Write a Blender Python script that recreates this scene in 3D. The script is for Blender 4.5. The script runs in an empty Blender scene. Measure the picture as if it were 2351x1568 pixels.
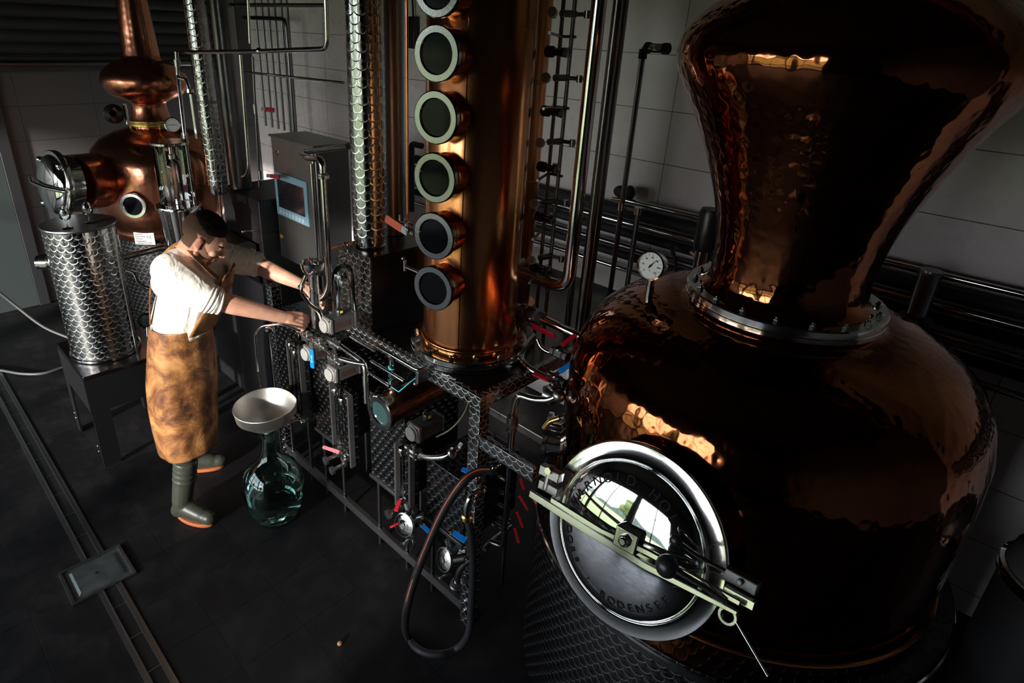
EXPOSURE = 0.72; SKY = 5.6; SUN = 5.5; SUNDIR = (.27, -.92, .255)
WINX = [(-6.7, -5.15), (-4.95, -2.3), (-2.1, -.2)]; WINZ = (.12, 3.0)
import bpy, bmesh, math, random
import numpy as np
from mathutils import Vector, Matrix
random.seed(7)
PI = math.pi
SC = bpy.context.scene
COL = SC.collection

# ------------------------------------------------------------------ camera model
F_PX, PITCH, YAW, ROLL, CX, CY, H = 1411.25, .40836, -.76405, .044597, 1093.6, 686.1, 2.6
def cam_axes():
    cy, sy = math.cos(YAW), math.sin(YAW); cp, sp = math.cos(PITCH), math.sin(PITCH)
    f = Vector((sy*cp, cy*cp, -sp)); r = Vector((cy, -sy, 0)); u = r.cross(f)
    c, s = math.cos(ROLL), math.sin(ROLL)
    return c*r+s*u, -s*r+c*u, f
CR, CU, CF = cam_axes()
CAM = Vector((0, 0, H))
def ray(x, y):
    return CR*((x-CX)/F_PX) - CU*((y-CY)/F_PX) + CF
def P(x, y, Y=None, X=None, z=None, h=None):
    """the point of the room seen at a photograph pixel, on a given wall-parallel plane or at a ground distance h"""
    d = ray(x, y)
    if Y is not None: t = Y/d.y
    elif X is not None: t = X/d.x
    elif z is not None: t = (z-H)/d.z
    else: t = h/math.hypot(d.x, d.y)
    return CAM + d*t
def PL(pts):
    return [P(p[0], p[1], **{p[2]: p[3]}) for p in pts]

# ------------------------------------------------------------------ object helpers
def V(*a): return Vector(a)
def world_loc(o):
    v = Vector((0, 0, 0))
    while o is not None:
        v = v + o.location; o = o.parent
    return v
def tag(o, label=None, cat=None, group=None, kind=None):
    if label: o['label'] = label
    if cat: o['category'] = cat
    if group: o['group'] = group
    if kind: o['kind'] = kind
    return o
def thing(name, label, cat, loc=(0, 0, 0), group=None):
    o = bpy.data.objects.new(name, None); COL.objects.link(o); o.empty_display_size = .05
    o.location = loc
    return tag(o, label, cat, group)
def copy_tree(o, parent=None):
    c = o.copy(); COL.objects.link(c); c.parent = parent
    for ch in list(o.children): copy_tree(ch, c)
    return c
def frame(o, zd, xh=None):
    z = Vector(zd).normalized()
    xh = Vector(xh) if xh is not None else (Vector((0, 0, 1)) if abs(z.z) < .9 else Vector((1, 0, 0)))
    x = (xh - z*xh.dot(z)).normalized(); y = z.cross(x)
    m = Matrix.Identity(4)
    for i in range(3):
        m[i][0], m[i][1], m[i][2], m[i][3] = x[i], y[i], z[i], o[i]
    return m

class MB:
    def __init__(s): s.v = []; s.f = []; s.uv = []; s.mi = []; s.cur = 0
    def face(s, idx, uv=None):
        s.f.append(idx); s.uv.append(uv or [(s.v[i][0], s.v[i][2]) for i in idx]); s.mi.append(s.cur)
    def lathe(s, prof, m=None, seg=32, a0=0, a1=2*PI, arc=None):
        m = m or Matrix.Identity(4); full = abs(a1-a0-2*PI) < 1e-6
        n = seg if full else seg+1; rings = []; L = 0; rm = max(r for r, z in prof)
        for k, (r, z) in enumerate(prof):
            if k: L += math.hypot(r-prof[k-1][0], z-prof[k-1][1])
            b = len(s.v)
            if r < 1e-6:
                s.v.append(tuple(m @ V(0, 0, z))); rings.append((b, 1, L))
            else:
                for i in range(n):
                    a = a0+(a1-a0)*i/seg
                    s.v.append(tuple(m @ V(r*math.cos(a), r*math.sin(a), z)))
                rings.append((b, n, L))
        for k in range(len(prof)-1):
            b0, n0, l0 = rings[k]; b1, n1, l1 = rings[k+1]
            for i in range(seg):
                j = (i+1) % n if full else i+1
                u0, u1 = rm*(a0+(a1-a0)*i/seg), rm*(a0+(a1-a0)*(i+1)/seg)
                if n0 == 1 and n1 == 1: continue
                if n0 == 1: s.face([b0, b1+i, b1+j][::-1], [(u0, l0), (u0, l1), (u1, l1)][::-1])
                elif n1 == 1: s.face([b0+i, b0+j, b1], [(u0, l0), (u1, l0), (u0, l1)])
                else: s.face([b0+i, b0+j, b1+j, b1+i], [(u0, l0), (u1, l0), (u1, l1), (u0, l1)])
        return s
    def cyl(s, p0, p1, r, r1=None, seg=20, cap=True):
        p0, p1 = Vector(p0), Vector(p1); L = (p1-p0).length; r1 = r if r1 is None else r1
        pr = [(r, 0), (r1, L)]
        if cap: pr = [(0, 0)]+pr+[(0, L)]
        return s.lathe(pr, frame(p0, p1-p0), seg)
    def tube(s, pts, r, seg=12, bend=0, cap=True, n=6):
        pts = [Vector(p) for p in pts]
        if bend > 0:
            q = [pts[0]]
            for i in range(1, len(pts)-1):
                a, b, c = pts[i-1], pts[i], pts[i+1]
                d0, d1 = (a-b), (c-b); k = min(bend, d0.length*.49, d1.length*.49)
                s0, s1 = b+d0.normalized()*k, b+d1.normalized()*k
                for j in range(n+1):
                    t = j/n; q.append(s0*(1-t)**2+b*2*t*(1-t)+s1*t*t)
            q.append(pts[-1]); pts = q
        rs = r if isinstance(r, (list, tuple)) else [r]*len(pts)
        t0 = (pts[1]-pts[0]).normalized(); ref = V(0, 0, 1) if abs(t0.z) < .9 else V(1, 0, 0)
        x = (ref-t0*ref.dot(t0)).normalized(); L = 0; base = []
        for i, p in enumerate(pts):
            t = (pts[min(i+1, len(pts)-1)]-pts[max(i-1, 0)]).normalized()
            x = (x-t*x.dot(t)).normalized(); y = t.cross(x)
            if i: L += (p-pts[i-1]).length
            b = len(s.v); base.append((b, L))
            for k in range(seg):
                a = 2*PI*k/seg; s.v.append(tuple(p+(x*math.cos(a)+y*math.sin(a))*rs[i]))
        for i in range(len(pts)-1):
            b0, l0 = base[i]; b1, l1 = base[i+1]
            for k in range(seg):
                j = (k+1) % seg; u0, u1 = 2*PI*rs[i]*k/seg, 2*PI*rs[i]*(k+1)/seg
                s.face([b0+k, b0+j, b1+j, b1+k], [(u0, l0), (u1, l0), (u1, l1), (u0, l1)])
        if cap:
            b = base[0][0]; s.face([b+k for k in range(seg)][::-1], [(0, 0)]*seg)
            b = base[-1][0]; s.face([b+k for k in range(seg)], [(0, 0)]*seg)
        return s
    def box(s, lo, hi, m=None):
        m = m or Matrix.Identity(4); (x0, y0, z0), (x1, y1, z1) = lo, hi; b = len(s.v)
        for z in (z0, z1):
            for x, y in ((x0, y0), (x1, y0), (x1, y1), (x0, y1)): s.v.append(tuple(m @ V(x, y, z)))
        w, d, h = x1-x0, y1-y0, z1-z0
        for q, (a, c) in (((0, 1, 5, 4), (w, h)), ((1, 2, 6, 5), (d, h)), ((2, 3, 7, 6), (w, h)), ((3, 0, 4, 7), (d, h)), ((4, 5, 6, 7), (w, d)), ((3, 2, 1, 0), (w, d))):
            s.face([b+i for i in q], [(0, 0), (a, 0), (a, c), (0, c)])
        return s
    def prism(s, poly, h, m=None):
        """poly (x,y) extruded from z=0 to h in frame m"""
        m = m or Matrix.Identity(4); b = len(s.v); n = len(poly)
        for z in (0, h):
            for x, y in poly: s.v.append(tuple(m @ V(x, y, z)))
        s.face([b+i for i in range(n)][::-1], [(x, y) for x, y in poly][::-1]); s.face([b+n+i for i in range(n)], [(x, y) for x, y in poly])
        L = 0
        for i in range(n):
            j = (i+1) % n; d = math.dist(poly[i], poly[j])
            s.face([b+i, b+j, b+n+j, b+n+i], [(L, 0), (L+d, 0), (L+d, h), (L, h)]); L += d
        return s
    def ball(s, c, r, m=None, seg=20, rings=12):
        r = (r, r, r) if not isinstance(r, (tuple, list)) else r
        mm = Matrix.Translation(Vector(c)) @ (m or Matrix.Identity(4)) @ Matrix.Diagonal((r[0], r[1], r[2], 1))
        pr = [(0 if i in (0, rings) else math.sin(PI*i/rings), -math.cos(PI*i/rings)) for i in range(rings+1)]
        return s.lathe(pr, mm, seg)
    def caps(s, p0, r0, p1, r1, seg=16):
        p0, p1 = Vector(p0), Vector(p1); L = (p1-p0).length
        pr = [(0, -r0)]+[(r0*math.cos(a), r0*math.sin(a)) for a in (-1.2, -.8, -.4, 0)]+[(r1*math.cos(a), L+r1*math.sin(a)) for a in (0, .4, .8, 1.2)]+[(0, L+r1)]
        return s.lathe(pr, frame(p0, p1-p0), seg)
    def build(s, name, mat, parent=None, smooth=40, bevel=0, solid=0, subd=0):
        off = world_loc(parent) if parent is not None else Vector((0, 0, 0))
        me = bpy.data.meshes.new(name)
        me.from_pydata([tuple(Vector(v)-off) for v in s.v], [], s.f)
        uvl = me.uv_layers.new(name='UVMap'); k = 0
        flat = []
        for f in s.uv:
            for u in f: flat += [u[0], u[1]]
        uvl.data.foreach_set('uv', flat)
        mats = mat if isinstance(mat, (list, tuple)) else [mat]
        for m in mats: me.materials.append(m)
        if len(mats) > 1: me.polygons.foreach_set('material_index', s.mi)
        me.polygons.foreach_set('use_smooth', [smooth > 0]*len(s.f))
        me.update(); me.validate()
        if smooth > 0: me.set_sharp_from_angle(angle=math.radians(smooth))
        o = bpy.data.objects.new(name, me); COL.objects.link(o)
        if parent is not None: o.parent = parent
        if bevel:
            b = o.modifiers.new('bevel', 'BEVEL'); b.width = bevel; b.segments = 2; b.limit_method = 'ANGLE'; b.angle_limit = .7; b.use_clamp_overlap = True
        if solid:
            b = o.modifiers.new('solid', 'SOLIDIFY'); b.thickness = solid; b.offset = -1
        if subd:
            b = o.modifiers.new('sub', 'SUBSURF'); b.levels = subd; b.render_levels = subd
        return o
def hexnut(mb, p, d, r, h):
    mb.lathe([(0, 0), (r, 0), (r, h), (0, h)], frame(p, d), 6); return mb

# ------------------------------------------------------------------ materials
def nt(name):
    m = bpy.data.materials.new(name); m.use_nodes = True
    t = m.node_tree; b = t.nodes['Principled BSDF']
    return m, t, b
def N(t, ty, **kw):
    n = t.nodes.new(ty)
    for k, v in kw.items():
        if k in ('inp',):
            for a, b in v.items(): n.inputs[a].default_value = b
        else: setattr(n, k, v)
    return n
def link(t, a, b): t.links.new(a, b)
def simple(name, col, rough=.5, metal=0, emit=None, bump=0, bscale=60, coat=0, vary=0):
    m, t, b = nt(name)
    b.inputs['Base Color'].default_value = (*col, 1); b.inputs['Roughness'].default_value = rough; b.inputs['Metallic'].default_value = metal
    if coat: b.inputs['Coat Weight'].default_value = coat
    if emit:
        b.inputs['Emission Color'].default_value = (*emit[0], 1); b.inputs['Emission Strength'].default_value = emit[1]
    if bump or vary:
        tc = N(t, 'ShaderNodeTexCoord'); no = N(t, 'ShaderNodeTexNoise', inp={'Scale': bscale, 'Detail': 4.0})
        link(t, tc.outputs['Object'], no.inputs['Vector'])
        if bump:
            bp = N(t, 'ShaderNodeBump', inp={'Strength': bump, 'Distance': .004}); link(t, no.outputs['Fac'], bp.inputs['Height']); link(t, bp.outputs['Normal'], b.inputs['Normal'])
        if vary:
            rp = N(t, 'ShaderNodeMapRange', inp={'From Min': .3, 'From Max': .7, 'To Min': max(rough-vary, .02), 'To Max': rough+vary}); link(t, no.outputs['Fac'], rp.inputs['Value']); link(t, rp.outputs['Result'], b.inputs['Roughness'])
    return m
def copper(name, rough, hammer=0, hs=38, tone=(.80, .33, .15), stain=.5):
    m, t, b = nt(name); b.inputs['Metallic'].default_value = 1
    tc = N(t, 'ShaderNodeTexCoord'); no = N(t, 'ShaderNodeTexNoise', inp={'Scale': 3.5, 'Detail': 6.0, 'Roughness': .65})
    link(t, tc.outputs['Object'], no.inputs['Vector'])
    rp = N(t, 'ShaderNodeValToRGB'); e = rp.color_ramp.elements
    e[0].position = .3; e[0].color = (tone[0]*(1-stain*.6), tone[1]*(1-stain*.8), tone[2]*(1-stain*.8), 1); e[1].position = .62; e[1].color = (*tone, 1)
    link(t, no.outputs['Fac'], rp.inputs['Fac']); link(t, rp.outputs['Color'], b.inputs['Base Color'])
    rr = N(t, 'ShaderNodeMapRange', inp={'From Min': .3, 'From Max': .7, 'To Min': rough*1.5, 'To Max': rough*.7}); link(t, no.outputs['Fac'], rr.inputs['Value']); link(t, rr.outputs['Result'], b.inputs['Roughness'])
    if hammer:
        vo = N(t, 'ShaderNodeTexVoronoi', feature='SMOOTH_F1', inp={'Scale': hs, 'Smoothness': .6}); mp = N(t, 'ShaderNodeMapping'); mp.inputs['Scale'].default_value = (1, 1, .8)
        link(t, tc.outputs['Object'], mp.inputs['Vector']); link(t, mp.outputs['Vector'], vo.inputs['Vector'])
        bp = N(t, 'ShaderNodeBump', inp={'Strength': hammer, 'Distance': .006}); link(t, vo.outputs['Distance'], bp.inputs['Height']); link(t, bp.outputs['Normal'], b.inputs['Normal'])
    return m
def swirl(name, s=.02, col=(.55, .56, .57), rough=.28, aniso=.8, edge=1.7):
    """stainless sheet with overlapping engine-turned spots"""
    m, t, b = nt(name); b.inputs['Metallic'].default_value = 1; b.inputs['Base Color'].default_value = (*col, 1)
    b.inputs['Roughness'].default_value = rough; b.inputs['Anisotropic'].default_value = aniso
    uv = N(t, 'ShaderNodeUVMap'); sp = N(t, 'ShaderNodeSeparateXYZ'); link(t, uv.outputs['UV'], sp.inputs[0])
    def M(op, a, bb=None):
        n = N(t, 'ShaderNodeMath', operation=op)
        for i, q in enumerate((a, bb)):
            if q is None: continue
            if isinstance(q, (int, float)): n.inputs[i].default_value = q
            else: link(t, q, n.inputs[i])
        return n.outputs[0]
    v = M('DIVIDE', sp.outputs['Y'], s*.72); row = M('FLOOR', v); fv = M('FRACT', v)
    half = M('MULTIPLY', M('MODULO', M('ABSOLUTE', row), 2.0), .5)
    u = M('ADD', M('DIVIDE', sp.outputs['X'], s), half); fu = M('SUBTRACT', M('FRACT', u), .5)
    # spots of the row above overlap this one: pick that row's centre when the point lies within its radius
    du = M('MULTIPLY', fu, 1.0); dv = M('SUBTRACT', fv, .15); dv = M('MULTIPLY', dv, .72)
    hu = M('SUBTRACT', M('FRACT', M('ADD', u, .5)), .5); dv2 = M('MULTIPLY', M('SUBTRACT', fv, 1.15), .72)
    d2 = M('SQRT', M('ADD', M('MULTIPLY', hu, hu), M('MULTIPLY', dv2, dv2)))
    use = M('LESS_THAN', d2, .56)
    inv = M('SUBTRACT', 1.0, use)
    au = M('ADD', M('MULTIPLY', hu, use), M('MULTIPLY', du, inv)); av = M('ADD', M('MULTIPLY', dv2, use), M('MULTIPLY', dv, inv))
    tg = N(t, 'ShaderNodeTangent', direction_type='UV_MAP'); ge = N(t, 'ShaderNodeNewGeometry')
    cr = N(t, 'ShaderNodeVectorMath', operation='CROSS_PRODUCT'); link(t, ge.outputs['Normal'], cr.inputs[0]); link(t, tg.outputs['Tangent'], cr.inputs[1])
    s1 = N(t, 'ShaderNodeVectorMath', operation='SCALE'); link(t, tg.outputs['Tangent'], s1.inputs[0]); link(t, M('MULTIPLY', av, -1.0), s1.inputs['Scale'])
    s2 = N(t, 'ShaderNodeVectorMath', operation='SCALE'); link(t, cr.outputs[0], s2.inputs[0]); link(t, au, s2.inputs['Scale'])
    ad = N(t, 'ShaderNodeVectorMath', operation='ADD'); link(t, s1.outputs[0], ad.inputs[0]); link(t, s2.outputs[0], ad.inputs[1])
    nz = N(t, 'ShaderNodeVectorMath', operation='NORMALIZE'); link(t, ad.outputs[0], nz.inputs[0]); link(t, nz.outputs[0], b.inputs['Tangent'])
    dist = M('SQRT', M('ADD', M('MULTIPLY', au, au), M('MULTIPLY', av, av)))
    ed = N(t, 'ShaderNodeMapRange', inp={'From Min': .44, 'From Max': .56}); link(t, dist, ed.inputs['Value']); e2 = M('POWER', ed.outputs['Result'], 1.5)
    mx = N(t, 'ShaderNodeMix', data_type='RGBA'); link(t, e2, mx.inputs['Factor']); mx.inputs['A'].default_value = tuple(c*.62 for c in col)+(1,); mx.inputs['B'].default_value = tuple(min(1, c*edge) for c in col)+(1,); link(t, mx.outputs['Result'], b.inputs['Base Color'])
    ro = N(t, 'ShaderNodeMapRange', inp={'To Min': rough*.8, 'To Max': rough*1.5}); link(t, e2, ro.inputs['Value']); link(t, ro.outputs['Result'], b.inputs['Roughness'])
    bp = N(t, 'ShaderNodeBump', inp={'Strength': .5, 'Distance': .0022}); link(t, e2, bp.inputs['Height']); link(t, bp.outputs['Normal'], b.inputs['Normal'])
    return m
def tiles(name, col, grout, w, h, axes, off, rough=.3, mort=.004, var=.06, rust=0):
    m, t, b = nt(name)
    tc = N(t, 'ShaderNodeNewGeometry'); sp = N(t, 'ShaderNodeSeparateXYZ'); link(t, tc.outputs['Position'], sp.inputs[0])
    cb = N(t, 'ShaderNodeCombineXYZ'); link(t, sp.outputs[axes[0]], cb.inputs[0]); link(t, sp.outputs[axes[1]], cb.inputs[1])
    mp = N(t, 'ShaderNodeMapping'); mp.inputs['Location'].default_value = (-off[0], -off[1], 0); link(t, cb.outputs[0], mp.inputs['Vector'])
    br = N(t, 'ShaderNodeTexBrick', offset=0.0, inp={'Scale': 1.0, 'Mortar Size': mort, 'Brick Width': w, 'Row Height': h, 'Color1': (*col, 1), 'Color2': tuple(c*(1-var) for c in col)+(1,), 'Mortar': (*grout, 1), 'Mortar Smooth': .1})
    link(t, mp.outputs[0], br.inputs['Vector'])
    no = N(t, 'ShaderNodeTexNoise', inp={'Scale': 5.0, 'Detail': 8.0, 'Roughness': .7}); link(t, tc.outputs['Position'], no.inputs['Vector'])
    rr = N(t, 'ShaderNodeMapRange', inp={'From Min': .3, 'From Max': .7, 'To Min': rough*.8, 'To Max': rough*1.3}); link(t, no.outputs['Fac'], rr.inputs['Value']); link(t, rr.outputs['Result'], b.inputs['Roughness'])
    if rust:
        mx = N(t, 'ShaderNodeMix', data_type='RGBA', blend_type='MIX'); r2 = N(t, 'ShaderNodeMapRange', inp={'From Min': .48, 'From Max': .75, 'To Min': 0.0, 'To Max': rust}); link(t, no.outputs['Fac'], r2.inputs['Value'])
        link(t, r2.outputs['Result'], mx.inputs['Factor']); link(t, br.outputs['Color'], mx.inputs['A']); mx.inputs['B'].default_value = (.032, .028, .026, 1)
        link(t, mx.outputs['Result'], b.inputs['Base Color'])
    else: link(t, br.outputs['Color'], b.inputs['Base Color'])
    inv = N(t, 'ShaderNodeMath', operation='MULTIPLY_ADD'); link(t, br.outputs['Fac'], inv.inputs[0]); inv.inputs[1].default_value = -1; 
    no2 = N(t, 'ShaderNodeTexNoise', inp={'Scale': 14.0 if rust else 1.5, 'Detail': 6.0}); link(t, tc.outputs['Position'], no2.inputs['Vector'])
    sc = N(t, 'ShaderNodeMath', operation='MULTIPLY'); link(t, no2.outputs['Fac'], sc.inputs[0]); sc.inputs[1].default_value = 1.2 if rust else .0; link(t, sc.outputs[0], inv.inputs[2])
    bp = N(t, 'ShaderNodeBump', inp={'Strength': .6, 'Distance': .002}); link(t, inv.outputs[0], bp.inputs['Height']); link(t, bp.outputs['Normal'], b.inputs['Normal'])
    return m
def glassm(name, col=(1, 1, 1), rough=.0, ior=1.45):
    m, t, b = nt(name); b.inputs['Base Color'].default_value = (*col, 1); b.inputs['Roughness'].default_value = rough
    b.inputs['Transmission Weight'].default_value = 1; b.inputs['IOR'].default_value = ior
    return m
def leather(name):
    m, t, b = nt(name)
    tc = N(t, 'ShaderNodeTexCoord'); n1 = N(t, 'ShaderNodeTexNoise', inp={'Scale': 5.5, 'Detail': 10.0, 'Roughness': .68, 'Distortion': .6}); n2 = N(t, 'ShaderNodeTexNoise', inp={'Scale': 120.0, 'Detail': 3.0})
    link(t, tc.outputs['Object'], n1.inputs['Vector']); link(t, tc.outputs['Object'], n2.inputs['Vector'])
    rp = N(t, 'ShaderNodeValToRGB'); cr = rp.color_ramp; cr.elements[0].position = .37; cr.elements[0].color = (.035, .014, .007, 1); cr.elements[1].position = .66; cr.elements[1].color = (.52, .26, .088, 1)
    e = cr.elements.new(.47); e.color = (.17, .065, .022, 1); e = cr.elements.new(.56); e.color = (.37, .16, .05, 1)
    link(t, n1.outputs['Fac'], rp.inputs['Fac']); link(t, rp.outputs['Color'], b.inputs['Base Color']); b.inputs['Roughness'].default_value = .55
    ad = N(t, 'ShaderNodeMath', operation='MULTIPLY_ADD'); link(t, n2.outputs['Fac'], ad.inputs[0]); ad.inputs[1].default_value = .25; link(t, n1.outputs['Fac'], ad.inputs[2])
    bp = N(t, 'ShaderNodeBump', inp={'Strength': .5, 'Distance': .01}); link(t, ad.outputs[0], bp.inputs['Height']); link(t, bp.outputs['Normal'], b.inputs['Normal'])
    return m
def shirtm(name):
    m, t, b = nt(name); b.inputs['Base Color'].default_value = (.84, .79, .72, 1); b.inputs['Roughness'].default_value = .9
    tc = N(t, 'ShaderNodeTexCoord'); n1 = N(t, 'ShaderNodeTexNoise', inp={'Scale': 9.0, 'Detail': 2.0, 'Distortion': 1.2}); n2 = N(t, 'ShaderNodeTexNoise', inp={'Scale': 260.0, 'Detail': 2.0})
    mp = N(t, 'ShaderNodeMapping'); mp.inputs['Scale'].default_value = (1, 1, .55); mp.inputs['Rotation'].default_value = (.5, .3, 0)
    link(t, tc.outputs['Object'], mp.inputs['Vector']); link(t, mp.outputs[0], n1.inputs['Vector']); link(t, tc.outputs['Object'], n2.inputs['Vector'])
    ad = N(t, 'ShaderNodeMath', operation='MULTIPLY_ADD'); link(t, n2.outputs['Fac'], ad.inputs[0]); ad.inputs[1].default_value = .05; link(t, n1.outputs['Fac'], ad.inputs[2])
    bp = N(t, 'ShaderNodeBump', inp={'Strength': .8, 'Distance': .03}); link(t, ad.outputs[0], bp.inputs['Height']); link(t, bp.outputs['Normal'], b.inputs['Normal'])
    return m
def skinm(name):
    m, t, b = nt(name); b.inputs['Roughness'].default_value = .5
    tc = N(t, 'ShaderNodeTexCoord'); n1 = N(t, 'ShaderNodeTexNoise', inp={'Scale': 14.0, 'Detail': 4.0}); link(t, tc.outputs['Object'], n1.inputs['Vector'])
    rp = N(t, 'ShaderNodeValToRGB'); rp.color_ramp.elements[0].position = .35; rp.color_ramp.elements[0].color = (.60, .30, .20, 1); rp.color_ramp.elements[1].position = .65; rp.color_ramp.elements[1].color = (.74, .42, .30, 1)
    link(t, n1.outputs['Fac'], rp.inputs['Fac']); link(t, rp.outputs['Color'], b.inputs['Base Color'])
    b.inputs['Subsurface Weight'].default_value = .12; b.inputs['Subsurface Radius'].default_value = (.01, .004, .002)
    return m
M = dict(
    copper=copper('polished_copper', .19, tone=(.82, .35, .145), stain=.45), hammered=copper('hammered_copper', .065, hammer=.22, hs=34, tone=(.36, .125, .05), stain=.75),
    copper_old=copper('small_still_copper', .2, hammer=.12, hs=34, tone=(.72, .30, .18), stain=.45), brass=simple('brass', (.75, .55, .2), .25, 1),
    steel=simple('polished_steel', (.72, .72, .71), .12, 1, bump=.03, bscale=20), brushed=simple('brushed_steel', (.36, .36, .36), .32, 1, bump=.05, bscale=90),
    chrome=simple('mirror_steel', (.8, .81, .82), .03, 1), dark_steel=simple('dark_steel_pipe', (.26, .26, .27), .28, 1),
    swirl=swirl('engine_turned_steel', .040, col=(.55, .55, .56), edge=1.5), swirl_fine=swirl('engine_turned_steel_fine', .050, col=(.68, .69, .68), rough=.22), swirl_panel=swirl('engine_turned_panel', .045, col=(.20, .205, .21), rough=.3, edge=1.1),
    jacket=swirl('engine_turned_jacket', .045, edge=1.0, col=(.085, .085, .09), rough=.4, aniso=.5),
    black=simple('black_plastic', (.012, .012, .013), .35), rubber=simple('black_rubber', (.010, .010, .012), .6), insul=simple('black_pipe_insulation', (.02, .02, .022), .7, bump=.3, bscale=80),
    grey=simple('grey_cast_metal', (.22, .22, .22), .45, .6), disc=simple('light_grey_cap', (.27, .265, .25), .5, bump=.1, bscale=70), greyp=simple('dark_grey_body', (.06, .06, .06), .4, .3),
    red=simple('red_handle_sleeve', (.38, .008, .02), .35), redp=simple('faded_red_handle_sleeve', (.62, .16, .18), .45), orange=simple('orange_handle_sleeve', (.8, .12, .04), .4), blue=simple('blue_handle_sleeve', (.0, .16, .55), .35), bluetxt=simple('handle_lettering', (.5, .7, .9), .5),
    teal=simple('teal_cord', (.02, .35, .42), .5), yellow=simple('yellow_indicator', (.8, .7, .05), .5), olive=simple('olive_hose', (.20, .21, .11), .5),
    glass=glassm('clear_glass', (.98, 1, .99)), green_glass=glassm('green_bottle_glass', (.50, .74, .69)), water=glassm('clear_distillate', (1, 1, 1), 0, 1.33),
    darkglass=simple('dark_sight_pane', (.004, .005, .006), .08, 0), aluminium=simple('worn_aluminium', (.62, .60, .56), .42, 1, bump=.25, bscale=10),
    white=simple('dial_white', (.75, .76, .74), .5), ink=simple('black_ink', (.01, .01, .01), .6), label=simple('grey_rating_plate', (.5, .53, .5), .5),
    leather=leather('stained_brown_leather'), shirt=shirtm('cream_wool'), skin=skinm('skin'), hair=simple('dark_brown_hair', (.010, .006, .004), .75, bump=.5, bscale=160), stubble=simple('brown_stubble', (.24, .12, .075), .8, bump=.6, bscale=300), fade=simple('short_clipped_hair', (.13, .075, .05), .8, bump=.5, bscale=300),
    cloth=simple('dark_trouser_cloth', (.012, .013, .016), .9), boot=simple('olive_rubber_boot', (.045, .05, .035), .4, bump=.1, bscale=20), sole=simple('orange_rubber_sole', (.45, .13, .04), .6), lip=simple('lips', (.42, .14, .11), .5), eye=simple('dark_eyelash_line', (.03, .015, .012), .6), ear=simple('reddened_ear', (.64, .26, .19), .5),
    shutter=simple('dark_shutter_slats', (.05, .05, .055), .5, .2), door=simple('dark_green_door_paint', (.055, .07, .07), .5), frame_dark=simple('dark_window_frame', (.03, .03, .033), .5), ceil=simple('dark_ceiling_paint', (.05, .05, .05), .9), plaster=simple('dark_plaster', (.10, .10, .10), .9),
    bezel=simple('pale_blue_panel_frame', (.25, .42, .52), .4), screen=simple('dark_touch_screen', (.012, .016, .022), .15, coat=.5), cork=simple('brown_cork', (.4, .18, .07), .8), grass=simple('meadow_grass', (.10, .115, .022), .95, bump=.5, bscale=2), tree=simple('tree_leaves', (.10, .13, .04), .95, bump=1, bscale=4), hill=simple('distant_hill_green', (.06, .09, .07), 1), paving=simple('pale_terrace_paving', (.07, .065, .06), .9),
)
M['darkglass'].node_tree.nodes['Principled BSDF'].inputs['Specular IOR Level'].default_value = .12
FL_=1
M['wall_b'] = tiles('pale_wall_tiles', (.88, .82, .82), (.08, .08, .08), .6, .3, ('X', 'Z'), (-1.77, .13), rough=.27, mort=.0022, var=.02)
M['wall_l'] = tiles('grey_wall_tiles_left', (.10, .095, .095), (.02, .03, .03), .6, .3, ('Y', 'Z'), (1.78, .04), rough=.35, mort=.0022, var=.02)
M['floor'] = tiles('slate_floor_tiles', (.010, .010, .011), (.002, .004, .004), .3, .3, ('X', 'Y'), (-2.55, .656), rough=.5, mort=.0022, var=.25, rust=.45)
M['floor'].node_tree.nodes['Principled BSDF'].inputs['Specular IOR Level'].default_value = .2
for k_ in ('hair', 'ink', 'fade', 'stubble'): M[k_].node_tree.nodes['Principled BSDF'].inputs['Specular IOR Level'].default_value = .12
M['ring'] = simple('turned_steel_ring', (.27, .28, .285), .16, 1, bump=.05, bscale=120)
M['deck'] = simple('deck_sheet', (.12, .11, .11), .22, 1)
M['bright'] = simple('bright_turned_cap', (.85, .85, .83), .4, .3)
M['rail'] = simple('bright_bottom_rail', (.7, .7, .7), .3, 1)
def thin_glass(name, tint):
    m, t, b = nt(name); fr = N(t, 'ShaderNodeFresnel', inp={'IOR': 1.5}); tr = N(t, 'ShaderNodeBsdfTransparent', inp={'Color': (*tint, 1)}); gl = N(t, 'ShaderNodeBsdfGlossy', inp={'Roughness': .01}); mx = N(t, 'ShaderNodeMixShader')
    mu = N(t, 'ShaderNodeMath', operation='MULTIPLY_ADD', use_clamp=True); link(t, fr.outputs[0], mu.inputs[0]); mu.inputs[1].default_value = 1.6; mu.inputs[2].default_value = .01
    link(t, mu.outputs[0], mx.inputs[0]); link(t, tr.outputs[0], mx.inputs[1]); link(t, gl.outputs[0], mx.inputs[2]); link(t, mx.outputs[0], t.nodes['Material Output'].inputs['Surface']); t.nodes.remove(b); return m
M['thin'] = thin_glass('thin_clear_glass', (.96, .98, .97))
M['swirl_bright'] = swirl('engine_turned_front', .045, col=(.34, .34, .35), rough=.26, edge=1.7)
M['greyhose'] = simple('grey_hose_rubber', (.07, .075, .075), .45)

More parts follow.
